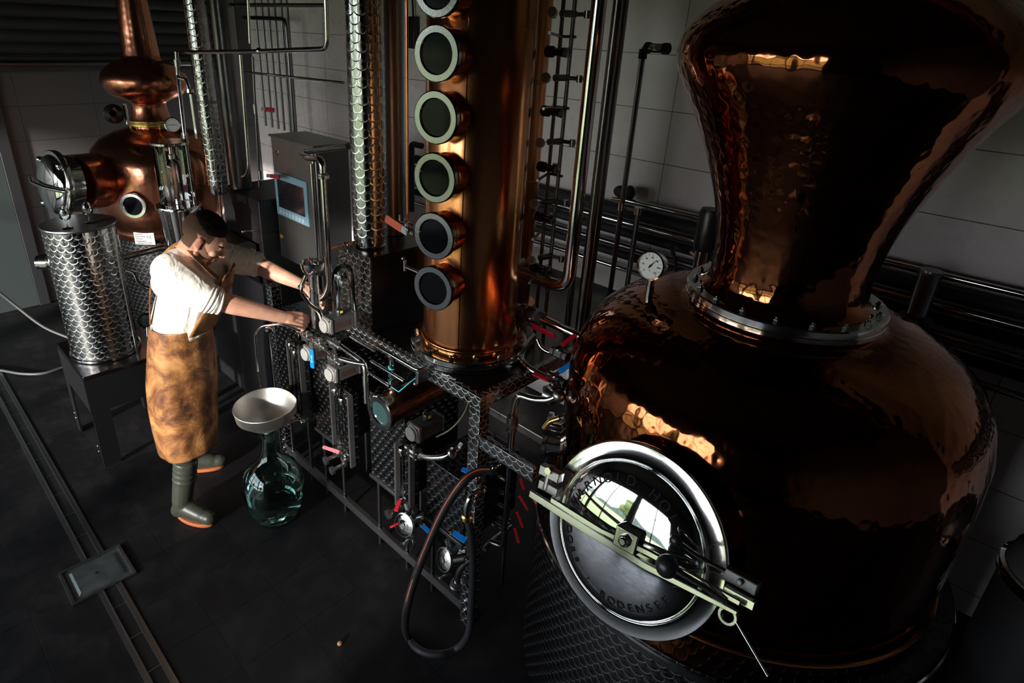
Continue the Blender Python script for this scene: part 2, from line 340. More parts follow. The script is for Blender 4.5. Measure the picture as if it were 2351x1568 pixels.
# ------------------------------------------------------------------ camera, light, room
cd = bpy.data.cameras.new('camera'); cam = bpy.data.objects.new('camera', cd); COL.objects.link(cam); SC.camera = cam
cd.sensor_fit = 'HORIZONTAL'; cd.sensor_width = 36; cd.lens = F_PX/2351*36; cd.clip_start = .02; cd.clip_end = 500
cd.shift_x = (1175.5-CX)/2351; cd.shift_y = (CY-784)/2351
mw = Matrix.Identity(4)
for i in range(3): mw[i][0], mw[i][1], mw[i][2], mw[i][3] = CR[i], CU[i], -CF[i], CAM[i]
cam.matrix_world = mw
SC.view_settings.view_transform = 'Standard'; SC.view_settings.look = 'None'; SC.view_settings.gamma = 1; SC.view_settings.exposure = EXPOSURE
SC.cycles.use_denoising = True; SC.cycles.sample_clamp_indirect = 6; SC.cycles.adaptive_threshold = .03; SC.cycles.max_bounces = 12; SC.cycles.transmission_bounces = 16; SC.cycles.glossy_bounces = 6; SC.cycles.transparent_max_bounces = 24; SC.cycles.caustics_refractive = False; SC.cycles.caustics_reflective = True; SC.cycles.blur_glossy = .6

wd = bpy.data.worlds.new('daylight'); SC.world = wd; wd.use_nodes = True; t = wd.node_tree; bg = t.nodes['Background']
tc = N(t, 'ShaderNodeTexCoord'); sp = N(t, 'ShaderNodeSeparateXYZ'); link(t, tc.outputs['Generated'], sp.inputs[0])
rp = N(t, 'ShaderNodeValToRGB'); e = rp.color_ramp.elements; e[0].position = 0; e[0].color = (.95, .97, 1, 1); e[1].position = .6; e[1].color = (.45, .62, .85, 1)
cl = N(t, 'ShaderNodeTexNoise', inp={'Scale': 3.0, 'Detail': 6.0}); link(t, tc.outputs['Generated'], cl.inputs['Vector'])
mx = N(t, 'ShaderNodeMix', data_type='RGBA'); r2 = N(t, 'ShaderNodeMapRange', inp={'From Min': .45, 'From Max': .6}); link(t, cl.outputs['Fac'], r2.inputs['Value']); link(t, r2.outputs['Result'], mx.inputs['Factor'])
link(t, sp.outputs['Z'], rp.inputs['Fac']); link(t, rp.outputs['Color'], mx.inputs['A']); mx.inputs['B'].default_value = (1, 1, 1, 1); link(t, mx.outputs['Result'], bg.inputs['Color']); bg.inputs['Strength'].default_value = SKY

def structure(o, label=None): tag(o, label, None, None, 'structure'); return o
WB, WL, WF, WR, CEIL = 3.4, -6.81, -3.6, 3.2, 4.7
mb = MB(); mb.box((WL-.2, WF-.2, -.12), (WR+.2, WB+.2, 0)); structure(mb.build('floor', M['floor'], smooth=0), 'dark slate floor laid with square tiles')
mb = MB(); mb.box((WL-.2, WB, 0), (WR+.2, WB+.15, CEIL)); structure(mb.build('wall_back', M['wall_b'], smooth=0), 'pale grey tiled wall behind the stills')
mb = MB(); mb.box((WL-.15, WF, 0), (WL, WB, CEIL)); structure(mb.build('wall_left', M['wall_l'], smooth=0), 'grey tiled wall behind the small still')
mb = MB(); mb.box((WR, WF, 0), (WR+.15, WB, CEIL)); structure(mb.build('wall_right', M['plaster'], smooth=0), 'dark plaster wall')
mb = MB(); mb.box((WL-.2, WF-.2, CEIL), (WR+.2, WB+.2, CEIL+.15)); structure(mb.build('ceiling', M['ceil'], smooth=0), 'dark ceiling')
# front wall with a band of windows behind the photographer
WX = WINX; wz0, wz1 = WINZ
mb = MB()
mb.box((WL-.2, WF-.2, 0), (WR+.2, WF, wz0)); mb.box((WL-.2, WF-.2, wz1), (WR+.2, WF, CEIL))
xs = [WL-.2]+[v for w in WX for v in w]+[WR+.2]
for i in range(0, len(xs), 2): mb.box((xs[i], WF-.2, wz0), (xs[i+1], WF, wz1))
structure(mb.build('wall_front', M['plaster'], smooth=0), 'dark plaster wall around the windows')
mp_, tp_, bp_ = nt('window_pane'); tr = N(tp_, 'ShaderNodeBsdfTransparent'); gl = N(tp_, 'ShaderNodeBsdfGlossy', inp={'Roughness': .0}); ms = N(tp_, 'ShaderNodeMixShader', inp={'Fac': .05})
link(tp_, tr.outputs[0], ms.inputs[1]); link(tp_, gl.outputs[0], ms.inputs[2]); link(tp_, ms.outputs[0], tp_.nodes['Material Output'].inputs['Surface'])
for k, (a, b) in enumerate(WX):
    mb = MB(); f = .06
    mb.box((a, WF-.12, wz0), (a+f, WF-.05, wz1)); mb.box((b-f, WF-.12, wz0), (b, WF-.05, wz1)); mb.box((a, WF-.12, wz0), (b, WF-.05, wz0+f)); mb.box((a, WF-.12, wz1-f), (b, WF-.05, wz1))
    zt = wz0+(wz1-wz0)*.28; mb.box((a, WF-.14, zt), (b, WF-.03, zt+.16)); mb.box((a, WF-.12, 2.2), (b, WF-.06, 2.23)); n = 2
    for i in range(1, n): x = a+(b-a)*i/n; mb.box((x-.03, WF-.12, wz0), (x+.03, WF-.06, wz1))
    o = structure(mb.build('window_%d' % (k+1), M['frame_dark'], smooth=0), 'dark framed window behind the photographer')
    mb = MB(); mb.box((a+f, WF-.095, wz0+f), (b-f, WF-.09, wz1-f)); mb.build('pane', mp_, o, smooth=0)
    ld = bpy.data.lights.new('window_daylight', 'AREA'); ld.shape = 'RECTANGLE'; ld.size = b-a; ld.size_y = wz1-wz0; ld.cycles.is_portal = True
    lo = bpy.data.objects.new('window_daylight', ld); COL.objects.link(lo); lo.location = ((a+b)/2, WF-.21, (wz0+wz1)/2); lo.rotation_euler = (PI/2, 0, 0)
sd = bpy.data.lights.new('sun', 'SUN'); sd.energy = SUN; sd.angle = math.radians(2.5); sd.color = (1, .94, .86); so = bpy.data.objects.new('sun', sd); COL.objects.link(so)
so.rotation_euler = Vector(SUNDIR).to_track_quat('Z', 'Y').to_euler()

# outside: meadow, trees and hills seen in the mirror lid
mb = MB(); mb.box((-120, -300, -1.2), (120, WF-.25, -1)); tag(mb.build('meadow', M['grass'], smooth=0), 'green meadow outside the windows', 'meadow', None, 'structure')
mb = MB(); mb.box((-14, WF-3.6, -.6), (9, WF-.25, -.5)); tag(mb.build('terrace', M['paving'], smooth=0), 'pale paved terrace outside the windows', 'terrace', None, 'structure')
mb = MB(); n = 60; vs = []
for i in range(n+1):
    x = -200+400*i/n; hgt = 6+5*math.sin(i*.35)+3*math.sin(i*.9+1)
    vs.append((x, hgt))
mb.prism([(vs[0][0], -1)]+vs+[(vs[-1][0], -1)][:1], 20, Matrix(((1, 0, 0, 0), (0, 0, -1, -150), (0, 1, 0, 0), (0, 0, 0, 1))))
tag(mb.build('hills', M['hill']), 'low green hills beyond the meadow', 'hills', None, 'structure')
def tree(x, y, s, label):
    t_ = thing('tree', label, 'tree', (x, y, -1)); mb = MB(); mb.tube([(x, y, -1), (x+.1, y, s*.6), (x, y, s*.9)], [.22, .16, .1]); mb.build('trunk', M['hair'], t_)
    mb = MB()
    for k in range(16):
        a = random.random()*6.28; r = random.random()*s*.33; mb.ball((x+r*math.cos(a), y+r*math.sin(a), s*.75+random.uniform(-.25, .35)*s), s*random.uniform(.12, .22), seg=10, rings=6)
    mb.build('crown', M['tree'], t_)
tree(-9, -22, 5, 'green leafy tree standing left in the meadow outside'); tree(6, -26, 6, 'green leafy tree standing right in the meadow outside')

# left wall: shutter above, door at the left
sh = thing('roller_shutter', 'dark horizontal slatted roller shutter above the grey tiled wall at the left', 'shutter', (WL+.06, 1.0, 2.22))
mb = MB(); z = 2.26
while z < CEIL-.1:
    mb.prism([(WL+.003, z), (WL+.03, z+.012), (WL+.036, z+.05), (WL+.028, z+.088), (WL+.003, z+.1)], 6.4, Matrix(((1, 0, 0, 0), (0, 0, 1, -3.2), (0, 1, 0, 0), (0, 0, 0, 1)))); z += .102
mb.build('slats', M['shutter'], sh, smooth=60)
mb = MB(); mb.box((WL+.003, -3.2, 2.13), (WL+.07, 3.2, 2.255)); mb.build('bottom_rail', M['greyp'], sh, bevel=.006)
mb = MB(); mb.tube([(WL+.13, -3.2, 2.20), (WL+.13, 2.9, 2.20)], .028); tag(mb.build('shutter_tube', M['dark_steel']), 'dark horizontal tube running below the roller shutter', 'pipe')
a, b = P(122, 690, X=WL).y, 0.2
mb = MB(); mb.box((WL, -1.0, 0), (WL+.03, a-.12, 2.12)); d1 = structure(mb.build('door_1', M['door'], bevel=.004), 'dark green painted door at the left edge')
mb = MB(); mb.box((WL, a-.12, 0), (WL+.05, a-.03, 2.13)); structure(mb.build('trim_1', M['frame_dark'], bevel=.004), 'dark door jamb')

# floor drain
ch = thing('floor_drain', 'steel slot drain channel running along the slate floor at lower left', 'drain', (-3.4, .38, 0))
yd = .375
for s_ in (0, 1):
    x0, x1 = (-6.7, -3.03) if s_ else (-2.79, 1.5)
    mb = MB()
    for dy in (-.040, .040):
        mb.box((x0, yd+dy-.012, .0005), (x1, yd+dy+.012, .006))
        mb.box((x0, yd+dy*.72-.002, .0005), (x1, yd+dy*.72+.002, .009))
    mb.build('channel_rail', M['brushed'], ch, smooth=0)
    mb = MB(); mb.box((x0, yd-.027, .0005), (x1, yd+.027, .002)); mb.build('channel_slot', M['black'], ch, smooth=0)
    x = x0+.15
    while x < min(x1, -1.9): mb = MB(); mb.box((x-.003, yd-.03, .002), (x+.003, yd+.03, .005)); mb.build('cross_bar', M['brushed'], ch, smooth=0); x += .22
cv = thing('drain_cover', 'square worn steel drain cover with a central hole in the slate floor', 'drain cover', (-2.92, .36, 0))
x0, x1, y0, y1 = -3.045, -2.785, .214, .500
mb = MB()
for q in (((x0, y0), (x1, y0+.014)), ((x0, y1-.014), (x1, y1)), ((x0, y0+.014), (x0+.014, y1-.014)), ((x1-.014, y0+.014), (x1, y1-.014))): mb.box((*q[0], .0005), (*q[1], .012))
mb.build('rim', M['brushed'], cv, smooth=0)
mb = MB(); mb.box((x0+.014, y0+.014, .0005), (x1-.014, y1-.014, .004)); g = .038
m_ = Matrix.Identity(4); a = [(x0+g, y0+g), (x1-g, y0+g), (x1-g, y1-g), (x0+g, y1-g)]; c = [(x0+g+.012, y0+g+.012), (x1-g-.012, y0+g+.012), (x1-g-.012, y1-g-.012), (x0+g+.012, y1-g-.012)]
k = len(mb.v); mb.v += [(x, y, .004) for x, y in a]+[(x, y, .013) for x, y in c]
for i in range(4): j = (i+1) % 4; mb.face([k+i, k+j, k+4+j, k+4+i])
mb.face([k+4, k+5, k+6, k+7]); mb.build('plate', simple('worn_zinc_plate', (.10, .12, .12), .45, .7, vary=.15, bscale=16), cv, smooth=0)
mb = MB(); mb.lathe([(0, .0134), (.009, .0134), (.009, .0132)], Matrix.Translation((-2.915, .357, 0)), 14); mb.build('hole', M['black'], cv)
p = P(780, 1477, z=.01)
mb = MB(); mb.ball(p, (.011, .012, .0095)); tag(mb.build('cork', M['cork'], bevel=0), 'small brown cork lying alone on the slate floor', 'cork')

# ================================================================== big copper still
SX, SY = -.602, 2.154
def at_(x, y, z): return Matrix.Translation((x, y, z))
big = thing('copper_pot_still', 'huge hammered copper pot still with bulbous helmet at the right', 'still', (SX, SY, 0))
mb = MB(); mb.lathe([(.66, .84), (.69, .90), (.694, 1.0), (.697, 1.10), (.698, 1.2), (.698, 1.35), (.692, 1.47), (.668, 1.56), (.625, 1.635), (.545, 1.705), (.43, 1.752), (.34, 1.765), (.31, 1.768), (.30, 1.782)], at_(SX, SY, 0), 96)
body = mb.build('pot', M['hammered'], big, smooth=60)
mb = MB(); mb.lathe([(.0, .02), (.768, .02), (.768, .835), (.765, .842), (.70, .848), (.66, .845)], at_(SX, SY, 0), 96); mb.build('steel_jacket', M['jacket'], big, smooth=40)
mb = MB(); mb.lathe([(.770, .80), (.775, .805), (.775, .83), (.770, .836)], at_(SX, SY, 0), 96); mb.build('jacket_rim', M['steel'], big, smooth=30)
mb = MB(); mb.tube([(SX+.700*math.cos(a), SY+.700*math.sin(a), .90) for a in [i*PI/60 for i in range(121)]], .007, 8, cap=False); mb.build('pot_seam', M['copper'], big)
mb = MB(); mb.lathe([(.24, 1.780), (.315, 1.780), (.318, 1.783), (.318, 1.797), (.316, 1.800), (.316, 1.803), (.318, 1.806), (.318, 1.822), (.314, 1.826), (.25, 1.826)], at_(SX, SY, 0), 96); fl = mb.build('neck_flange', M['steel'], big, smooth=30)
for i in range(18):
    a = 2*PI*i/18+.1; mb = MB(); c = V(SX+.29*math.cos(a), SY+.29*math.sin(a), 1.826); hexnut(mb, c, (0, 0, 1), .011, .010); mb.cyl(c+V(0, 0, .01), c+V(0, 0, .017), .006); mb.build('bolt', M['steel'], fl)
mb = MB(); mb.lathe([(.275, 1.827), (.262, 1.84), (.250, 1.86), (.246, 1.90), (.250, 1.97), (.262, 2.05), (.283, 2.13), (.308, 2.2), (.335, 2.27), (.365, 2.335), (.398, 2.40), (.43, 2.455), (.458, 2.505), (.474, 2.545), (.478, 2.575), (.470, 2.62), (.446, 2.66), (.395, 2.707), (.32, 2.76), (.25, 2.80), (.19, 2.85), (.16, 2.92), (.15, 3.0)], at_(SX, SY, 0), 96)
mb.tube([(SX, SY, 2.98), (SX, SY, 3.25), (SX+.25, SY+.05, 3.45), (SX+1.2, SY+.15, 3.5), (SX+3.0, SY+.2, 3.2)], [.15, .145, .13, .11, .09], 32, 0)
mb.build('helmet', M['hammered'], big, smooth=60)
mb = MB(); c = P(1515, 714, z=1.73); nrm = V(-.35, -.25, .9).normalized(); c = V(c.x, c.y, 1.725)
mb.lathe([(.0, .0), (.034, .0), (.038, -.01), (.038, -.04)], frame(c+nrm*.008, nrm), 28); mb.build('blind_plug', M['copper'], big)
# manway
TH = .30; LN = V(0, -math.cos(TH), math.sin(TH)); LC = V(SX+.0, SY-.83, 1.275); LM = frame(LC, LN, (1, 0, 0))   # x right, y up the lid
mb = MB(); mb.lathe([(.270, -.22), (.262, -.10), (.252, -.03), (.252, .0)], LM, 72); mb.build('manway_neck', M['hammered'], big, smooth=60)
mb = MB(); mb.lathe([(.245, -.010), (.276, -.010), (.279, -.004), (.279, .010), (.275, .016), (.243, .018), (.236, .022)], LM, 96); ring = mb.build('manway_ring', M['steel'], big, smooth=35)
prof = [(.236, .012), (.236, .024), (.230, .030), (.224, .024)]+[(.224*math.cos(a), .022+.052*math.sin(a)) for a in [PI/2*k/22 for k in range(23)]]; prof[-1] = (0, prof[-1][1])
mb = MB(); mb.lathe(prof, LM, 96); dome = mb.build('manway_lid', M['chrome'], big, smooth=50)
def dome_z(r): return .022+.052*math.sqrt(max(0, 1-(r/.224)**2))
def text_mesh(ch, size, ext=.0006):
    cu = bpy.data.curves.new('t', 'FONT'); cu.body = ch; cu.size = size; cu.align_x = 'CENTER'; cu.align_y = 'CENTER'; cu.extrude = ext; cu.offset = .0
    ob = bpy.data.objects.new('t', cu); COL.objects.link(ob); dg = bpy.context.evaluated_depsgraph_get(); me = bpy.data.meshes.new_from_object(ob.evaluated_get(dg))
    r = ([v.co.copy() for v in me.vertices], [list(p.vertices) for p in me.polygons]); bpy.data.objects.remove(ob); bpy.data.meshes.remove(me); return r
def put_text(mb, ch, size, m, fn=None, ext=.0006):
    vs, fs = text_mesh(ch, size, ext); b = len(mb.v)
    for v in vs:
        p_ = m @ v; mb.v.append(tuple(fn(p_) if fn else p_))
    for f in fs: mb.face([b+i for i in f])
def arc_text(s, r, size, a_mid, step, flip, name):
    mb = MB(); n = len(s)
    for i, ch in enumerate(s):
        if ch == ' ': continue
        a = a_mid+(i-(n-1)/2)*step*(1 if flip else -1); c, d = math.cos(a), math.sin(a); z = dome_z(r)+.001
        # slope of the dome
        sl = math.atan(.052/.224*(r/.224)/math.sqrt(max(.01, 1-(r/.224)**2)))
        rad = V(c*math.cos(sl), d*math.cos(sl), -math.sin(sl)); nor = V(c*math.sin(sl), d*math.sin(sl), math.cos(sl)); up = -rad if flip else rad; right = up.cross(nor)
        m = Matrix.Identity(4)
        for k in range(3): m[k][0], m[k][1], m[k][2], m[k][3] = right[k], up[k], nor[k], (r*c, r*d, z)[k]
        put_text(mb, ch, size, LM @ m)
    mb.build(name, M['ink'], dome, smooth=0)
arc_text('ARNOLD HOLSTEIN', .178, .040, math.radians(76), math.radians(12.0), False, 'upper_lettering')
arc_text('MARKDORF / BODENSEE', .180, .034, math.radians(248), math.radians(9.6), True, 'lower_lettering')
def LP(x, y, off):
    d = ray(x, y); t_ = (LC+LN*off-CAM).dot(LN)/d.dot(LN); return CAM+d*t_
# closing arm across the lid
aL, aR = LP(1222, 1122, .085), LP(1700, 1392, .085); ad = (aR-aL).normalized(); an = LN.cross(ad); AM = frame(aL, LN, ad); AL = (aR-aL).length
mb = MB()
mb.prism([(0, -.024), (0, -.002), (AL*.30, -.010), (AL*.62, -.020), (AL, -.010), (AL, -.022), (AL*.62, -.040), (AL*.3, -.036)][::-1], .012, AM)
arm = mb.build('closing_arm', M['steel'], big, smooth=30, bevel=.002)
mb = MB(); mb.prism([(AL*.12, .012), (AL*.40, .004), (AL*.62, .016), (AL, .018), (AL, .004), (AL*.62, .000), (AL*.38, -.012), (AL*.12, -.004)][::-1], .012, AM); mb.build('arm_plate', M['steel'], arm, smooth=30, bevel=.002)
c = LP(1440, 1238, .09); mb = MB(); mb.box((-.035, -.03, -.05), (.035, .03, .012), frame(c, LN, ad)); mb.cyl(c-LN*.07, c+LN*.03, .012); hexnut(mb, c+LN*.012, LN, .019, .012); mb.build('lid_mount', M['steel'], arm, bevel=.004)
for (px, py, r_, l_) in ((1532, 1300, .030, 'large round black knob'), (1552, 1240, .016, 'small round black knob')):
    c = LP(px, py, .125); mb = MB(); mb.ball(c, r_); o = mb.build('knob', M['black'], arm, smooth=80); o['label'] = l_
mb = MB(); mb.tube([LP(1552, 1240, .125), LP(1600, 1275, .10), LP(1665, 1312, .09)], .006); mb.tube([LP(1545, 1305, .13), LP(1620, 1350, .11), LP(1665, 1380, .10)], .008); mb.build('knob_stem', M['steel'], arm)
# hinge at the left and latch at the right
for (px, py) in ((1262, 1090),):
    c = LP(px, py, .05); m_ = frame(c, LN, ad); mb = MB(); mb.box((-.035, -.010, -.02), (.040, .022, .012), m_); mb.cyl(c-an*.05, c+an*.03, .013); mb.box((-.028, -.055, -.02), (.045, -.025, .010), m_); mb.build('hinge', M['brushed'], arm, bevel=.003)
c = LP(1262, 1080, .07); mb = MB(); hexnut(mb, c, LN, .012, .012); mb.build('hinge_nut', M['steel'], arm)
c = LP(1705, 1330, .02); mb = MB(); mb.box((-.045, -.02, -.015), (.04, .012, .015), frame(c, LN, ad)); mb.cyl(c+LN*.015, c+LN*.028, .008); mb.build('latch_plate', M['grey'], arm, bevel=.003)
c = LP(1700, 1372, .05); mb = MB(); mb.box((-.04, -.012, -.015), (.035, .01, .008), frame(c, LN, ad)); mb.lathe([(.016, -.008), (.024, -.008), (.024, .008), (.016, .008), (.016, -.008)], frame(LP(1672, 1412, .06), LN), 28); mb.tube([LP(1655, 1362, .06), LP(1665, 1388, .07), LP(1680, 1400, .065)], .007); mb.build('latch_eye', M['steel'], arm, bevel=.001)
mb = MB(); mb.tube([LP(1690, 1428, .07), LP(1763, 1553, .10)], .0032); mb.build('tommy_bar', M['steel'], arm)
# small side window at the left of the pot
c = P(1262, 1000, X=-1.27); n_ = V(-.95, -.3, 0).normalized(); n_ = (c-V(SX, SY, c.z)).normalized()
mb = MB(); mb.lathe([(.085, -.10), (.085, .0), (.10, .0), (.10, .016), (.07, .018)], frame(c, n_), 40); sg = mb.build('side_port', M['steel'], big, smooth=35)
mb = MB(); mb.lathe([(0, .012), (.072, .012)], frame(c, n_), 30); mb.build('side_port_pane', M['darkglass'], sg)

# dial thermometer standing on the pot shoulder
gc = P(1495, 610, h=2.10); gn = V(.12, -.80, .42).normalized(); gn = (CAM-gc).normalized()*.6+V(-.25, -.55, .0); gn.normalize()
gz = thing('dial_thermometer', 'round white dial thermometer on a steel stem rising from the huge copper still', 'thermometer', (gc.x, gc.y, gc.z-.12))
GM = frame(gc, gn, V(0, 0, 1).cross(gn))
mb = MB(); mb.lathe([(0, -.045), (.040, -.045), (.046, -.035), (.046, -.004), (.051, -.002), (.052, .006), (.047, .009), (.044, .004)], GM, 48); mb.build('case', M['steel'], gz, smooth=35)
mb = MB(); mb.lathe([(0, .003), (.0455, .003)], GM, 40); dial = mb.build('dial', M['white'], gz)
mb = MB()
for i in range(13):
    a = math.radians(225-i*22.5); c, s_ = math.cos(a), math.sin(a); m_ = frame(gc+GM.to_3x3() @ V(.038*c, .038*s_, .004), gn, GM.to_3x3() @ V(c, s_, 0)); mb.box((-.003, -.0005, 0), (.003, .0005, .0006), m_)
    if i % 2 == 0:
        m2 = frame(gc+GM.to_3x3() @ V(.029*c, .029*s_, .0042), gn, GM.to_3x3() @ V(1, 0, 0)); put_text(mb, str(i*10), .0088, m2, ext=.0003)
m2 = frame(gc+GM.to_3x3() @ V(0, -.018, .0042), gn, GM.to_3x3() @ V(1, 0, 0)); put_text(mb, '°C', .008, m2, ext=.0003)
mb.build('dial_markings', M['ink'], dial, smooth=0)
nd = GM.to_3x3() @ V(.55, .83, 0); mb = MB(); q = gc+gn*.006; pr = nd.cross(gn)
b = len(mb.v); mb.v += [tuple(q-nd*.010-pr*.003), tuple(q-nd*.010+pr*.003), tuple(q+nd*.034)]; mb.face([b, b+1, b+2]); mb.ball(q, .004); mb.build('needle', M['ink'], dial, smooth=0)
foot = P(1497, 688, h=2.02)
mb = MB(); mb.cyl(gc-V(0, 0, .045)-gn*.02, gc-V(0, 0, .075)-gn*.02, .012); q = gc-gn*.02; mb.cyl(V(q.x, q.y, q.z-.075), V(q.x, q.y, 1.70), .014); mb.build('stem', M['steel'], gz)
q2 = V(q.x, q.y, 1.735)
mb = MB(); mb.lathe([(.020, .0), (.022, -.02), (.035, -.045)], frame(q2, (0, 0, 1)), 24); mb.build('socket', M['copper'], gz)

# ================================================================== steel frame
FX0, FX1, FY = -3.13, -1.40, 1.51
fr = thing("equipment_rack", 'engine-turned steel frame with legs and rails carrying the tall copper column', 'frame', (-2.2, 1.9, 0))
mb = MB(); mb.box((-2.47, FY, 1.226), (FX1, FY+.03, 1.285)); mb.build('top_rail', M['swirl'], fr, bevel=.002)
mb = MB(); mb.box((FX1-.03, FY+.0301, 1.226), (FX1, 2.9, 1.285)); mb.build('top_rail', M['swirl'], fr, bevel=.002)
mb = MB(); mb.box((-2.10, FY+.03, 1.262), (FX1-.03, 2.9, 1.283)); mb.build('deck_plate', M['deck'], fr, smooth=0)
mb = MB(); mb.box((FX0, 2.14, 1.262), (-2.10, 2.9, 1.283)); mb.build('rear_deck_plate', M['deck'], fr, smooth=0)
for x0 in (FX1-.06, FX0):
    for y0 in (FY, 2.8):
        mb = MB(); mb.box((x0, y0, .0), (x0+.06, y0+.06, 1.226)); lg = mb.build('leg', M['swirl'], fr, bevel=.003)
        if y0 == FY:
            mb = MB()
            for z in (.10, .16): mb.ball((x0+.03, y0-.002, z), (.009, .006, .009)); 
            mb.build('bolt', M['steel'], lg)
mb = MB(); mb.prism([(0, 0), (.05, 0), (.05, .008), (.008, .008), (.008, .05), (0, .05)], FX1-.06-FX0-.06, Matrix(((0, 0, 1, FX0+.06), (1, 0, 0, FY), (0, 1, 0, .075), (0, 0, 0, 1)))); mb.build('bottom_rail', M['rail'], fr, smooth=0)
mb = MB(); mb.prism([(0, 0), (.05, 0), (.05, .008), (.008, .008), (.008, .05), (0, .05)], 1.2, Matrix(((0, 0, 1, FX0+.06), (1, 0, 0, 2.8), (0, 1, 0, .075), (0, 0, 0, 1)))); mb.build('bottom_rail', M['rail'], fr, smooth=0)
z0 = 1.105; mb = MB(); mb.box((FX1, FY+.005, z0-.062), (-1.115, FY+.03, z0)); mb.build('side_bracket', M['swirl'], fr, bevel=.002)

# ================================================================== tall copper column
KX, KY, KR = -1.745, 1.785, .206
col = thing('copper_column', 'tall polished copper rectification column with a row of round sight glasses', 'column', (KX, KY, 1.285))
mb = MB(); mb.lathe([(.18, 1.36), (KR, 1.362), (KR, 4.0), (.1, 4.1), (0, 4.12)], at_(KX, KY, 0), 80); body = mb.build('column_body', M['copper'], col, smooth=50)
mb = MB(); mb.tube([(KX+(KR+.004)*math.cos(a), KY+(KR+.004)*math.sin(a), 1.362) for a in [i*PI/40 for i in range(81)]], .010, 10, cap=False); mb.lathe([(KR+.005, 1.365), (KR+.01, 1.352), (KR+.01, 1.335)], at_(KX, KY, 0), 80); mb.build('base_bead', M['copper'], col)
mb = MB(); mb.lathe([(.1, 1.285), (.262, 1.285), (.264, 1.288), (.264, 1.306), (.262, 1.309), (.262, 1.311), (.264, 1.314), (.264, 1.332), (.261, 1.336), (.1, 1.336)], at_(KX, KY, 0), 80); fl = mb.build('base_flange', M['steel'], col, smooth=30)
for i in range(14):
    a = 2*PI*i/14-.2; c = V(KX+.24*math.cos(a), KY+.24*math.sin(a), 1.336); mb = MB(); hexnut(mb, c, (0, 0, 1), .011, .012); mb.cyl(c+V(0, 0, .012), c+V(0, 0, .018), .006); mb.build('bolt', M['steel'], fl)
sn = V(math.cos(math.radians(-77)), math.sin(math.radians(-77)), 0)
for k, z in enumerate((2.731, 2.528, 2.318, 2.103, 1.880, 1.664)):
    c = V(KX, KY, z)+sn*.284
    mb = MB(); mb.lathe([(.084, -.11), (.084, -.03), (.088, -.028), (.090, -.016), (.090, -.008)], frame(c, sn), 40); nz = mb.build('sight_glass', M['copper'], col, smooth=35)
    mb = MB(); mb.lathe([(.090, -.012), (.093, -.009), (.093, .006), (.089, .009), (.068, .009), (.064, .002)], frame(c, sn), 48); mb.build('glass_ring', M['ring'], nz, smooth=30)
    mb = MB(); mb.lathe([(.0, .001), (.067, .001)], frame(c, sn), 40); mb.build('pane', M['darkglass'], nz)
# seam line
a = math.radians(-58); mb = MB(); mb.tube([(KX+(KR)*math.cos(a), KY+(KR)*math.sin(a), 1.37), (KX+KR*math.cos(a), KY+KR*math.sin(a), 4)], .0022, 6); mb.build('seam', M['hammered'], col)

# second, slimmer copper column behind
K2Y = 2.28; K2X = P(1198, 300, Y=K2Y).x
c2 = thing('rear_copper_column', 'dark copper column standing behind the tall column with sight glasses', 'column', (K2X, K2Y, 1.285))
mb = MB(); mb.lathe([(.13, 1.285), (.13, 1.31), (.1, 1.312), (.1, 4.0), (0, 4.02)], at_(K2X, K2Y, 0), 56); mb.build('column_body', M['copper'], c2, smooth=40)
mb = MB()
for z in (1.5, 1.95, 2.4, 2.85): mb.lathe([(.101, z), (.106, z+.003), (.106, z+.012), (.101, z+.015)], at_(K2X, K2Y, 0), 40)
mb.build('clamp_band', M['copper'], c2)
def cpipe(name, label, pts, r, mat, bend=.05, cat='pipe', seg=14, group=None):
    mb = MB(); q = PL(pts) if not isinstance(pts[0], Vector) else pts; mb.tube(q, r, seg, bend); o = mb.build(name, M[mat], None, smooth=50); return tag(o, label, cat, group)
cpipe('copper_pipe', 'thin copper pipe running down beside the tall copper column and curving to its foot', [(1196, -30, 'Y', 1.98), (1180, 330, 'Y', 1.98), (1162, 560, 'Y', 1.98), (1166, 615, 'Y', 2.0), (1192, 642, 'Y', 2.02)], .007, 'copper', .06)

# ================================================================== pipework right of the column
big_p = P(1303, 665, Y=2.05)
top_p = P(1372, 0, Y=2.05)
elb = P(1186, 641, Y=2.05)
cpipe('steel_pipe', 'fat bright polished steel pipe dropping from above and bending left toward the copper column', [V(big_p.x, 2.05, 4.2), V(big_p.x, 2.05, big_p.z), V(elb.x, 2.05, big_p.z+.002)], .027, 'steel', .085, seg=28)
mb = MB(); q = V(elb.x, 2.05, big_p.z+.002); mb.cyl(q+V(.005, 0, 0), q+V(.028, 0, 0), .031); hexnut(mb, q+V(-.02, 0, 0), (1, 0, 0), .034, .026); mb.tube([q-V(.02, 0, 0), q-V(.07, 0, 0), q-V(.07, 0, 0)+V(0, .12, 0)], .020, 14, .03)
tag(mb.build('pipe_union', M['steel'], smooth=35), 'steel union nut joining the fat bright pipe to the copper column', 'pipe fitting')
def vert(name, label, px, py, Y, r, mat, z0=0, z1=4.2):
    p = P(px, py, Y=Y); return cpipe(name, label, [V(p.x, Y, z0), V(p.x, Y, z1)], r, mat, 0)
for k, (px, py, Y, r, lb) in enumerate(((1384, 300, 2.25, .020, 'dark vertical steel pipe close behind the fat bright pipe'), (1400, 260, 2.5, .024, 'dark vertical steel pipe, second to the right of the fat bright pipe'), (1352, 300, 2.35, .016, 'dark vertical steel pipe hidden partly behind the fat bright pipe'))):
    vert('steel_pipe', lb, px, py, Y, r, 'dark_steel', 1.0)
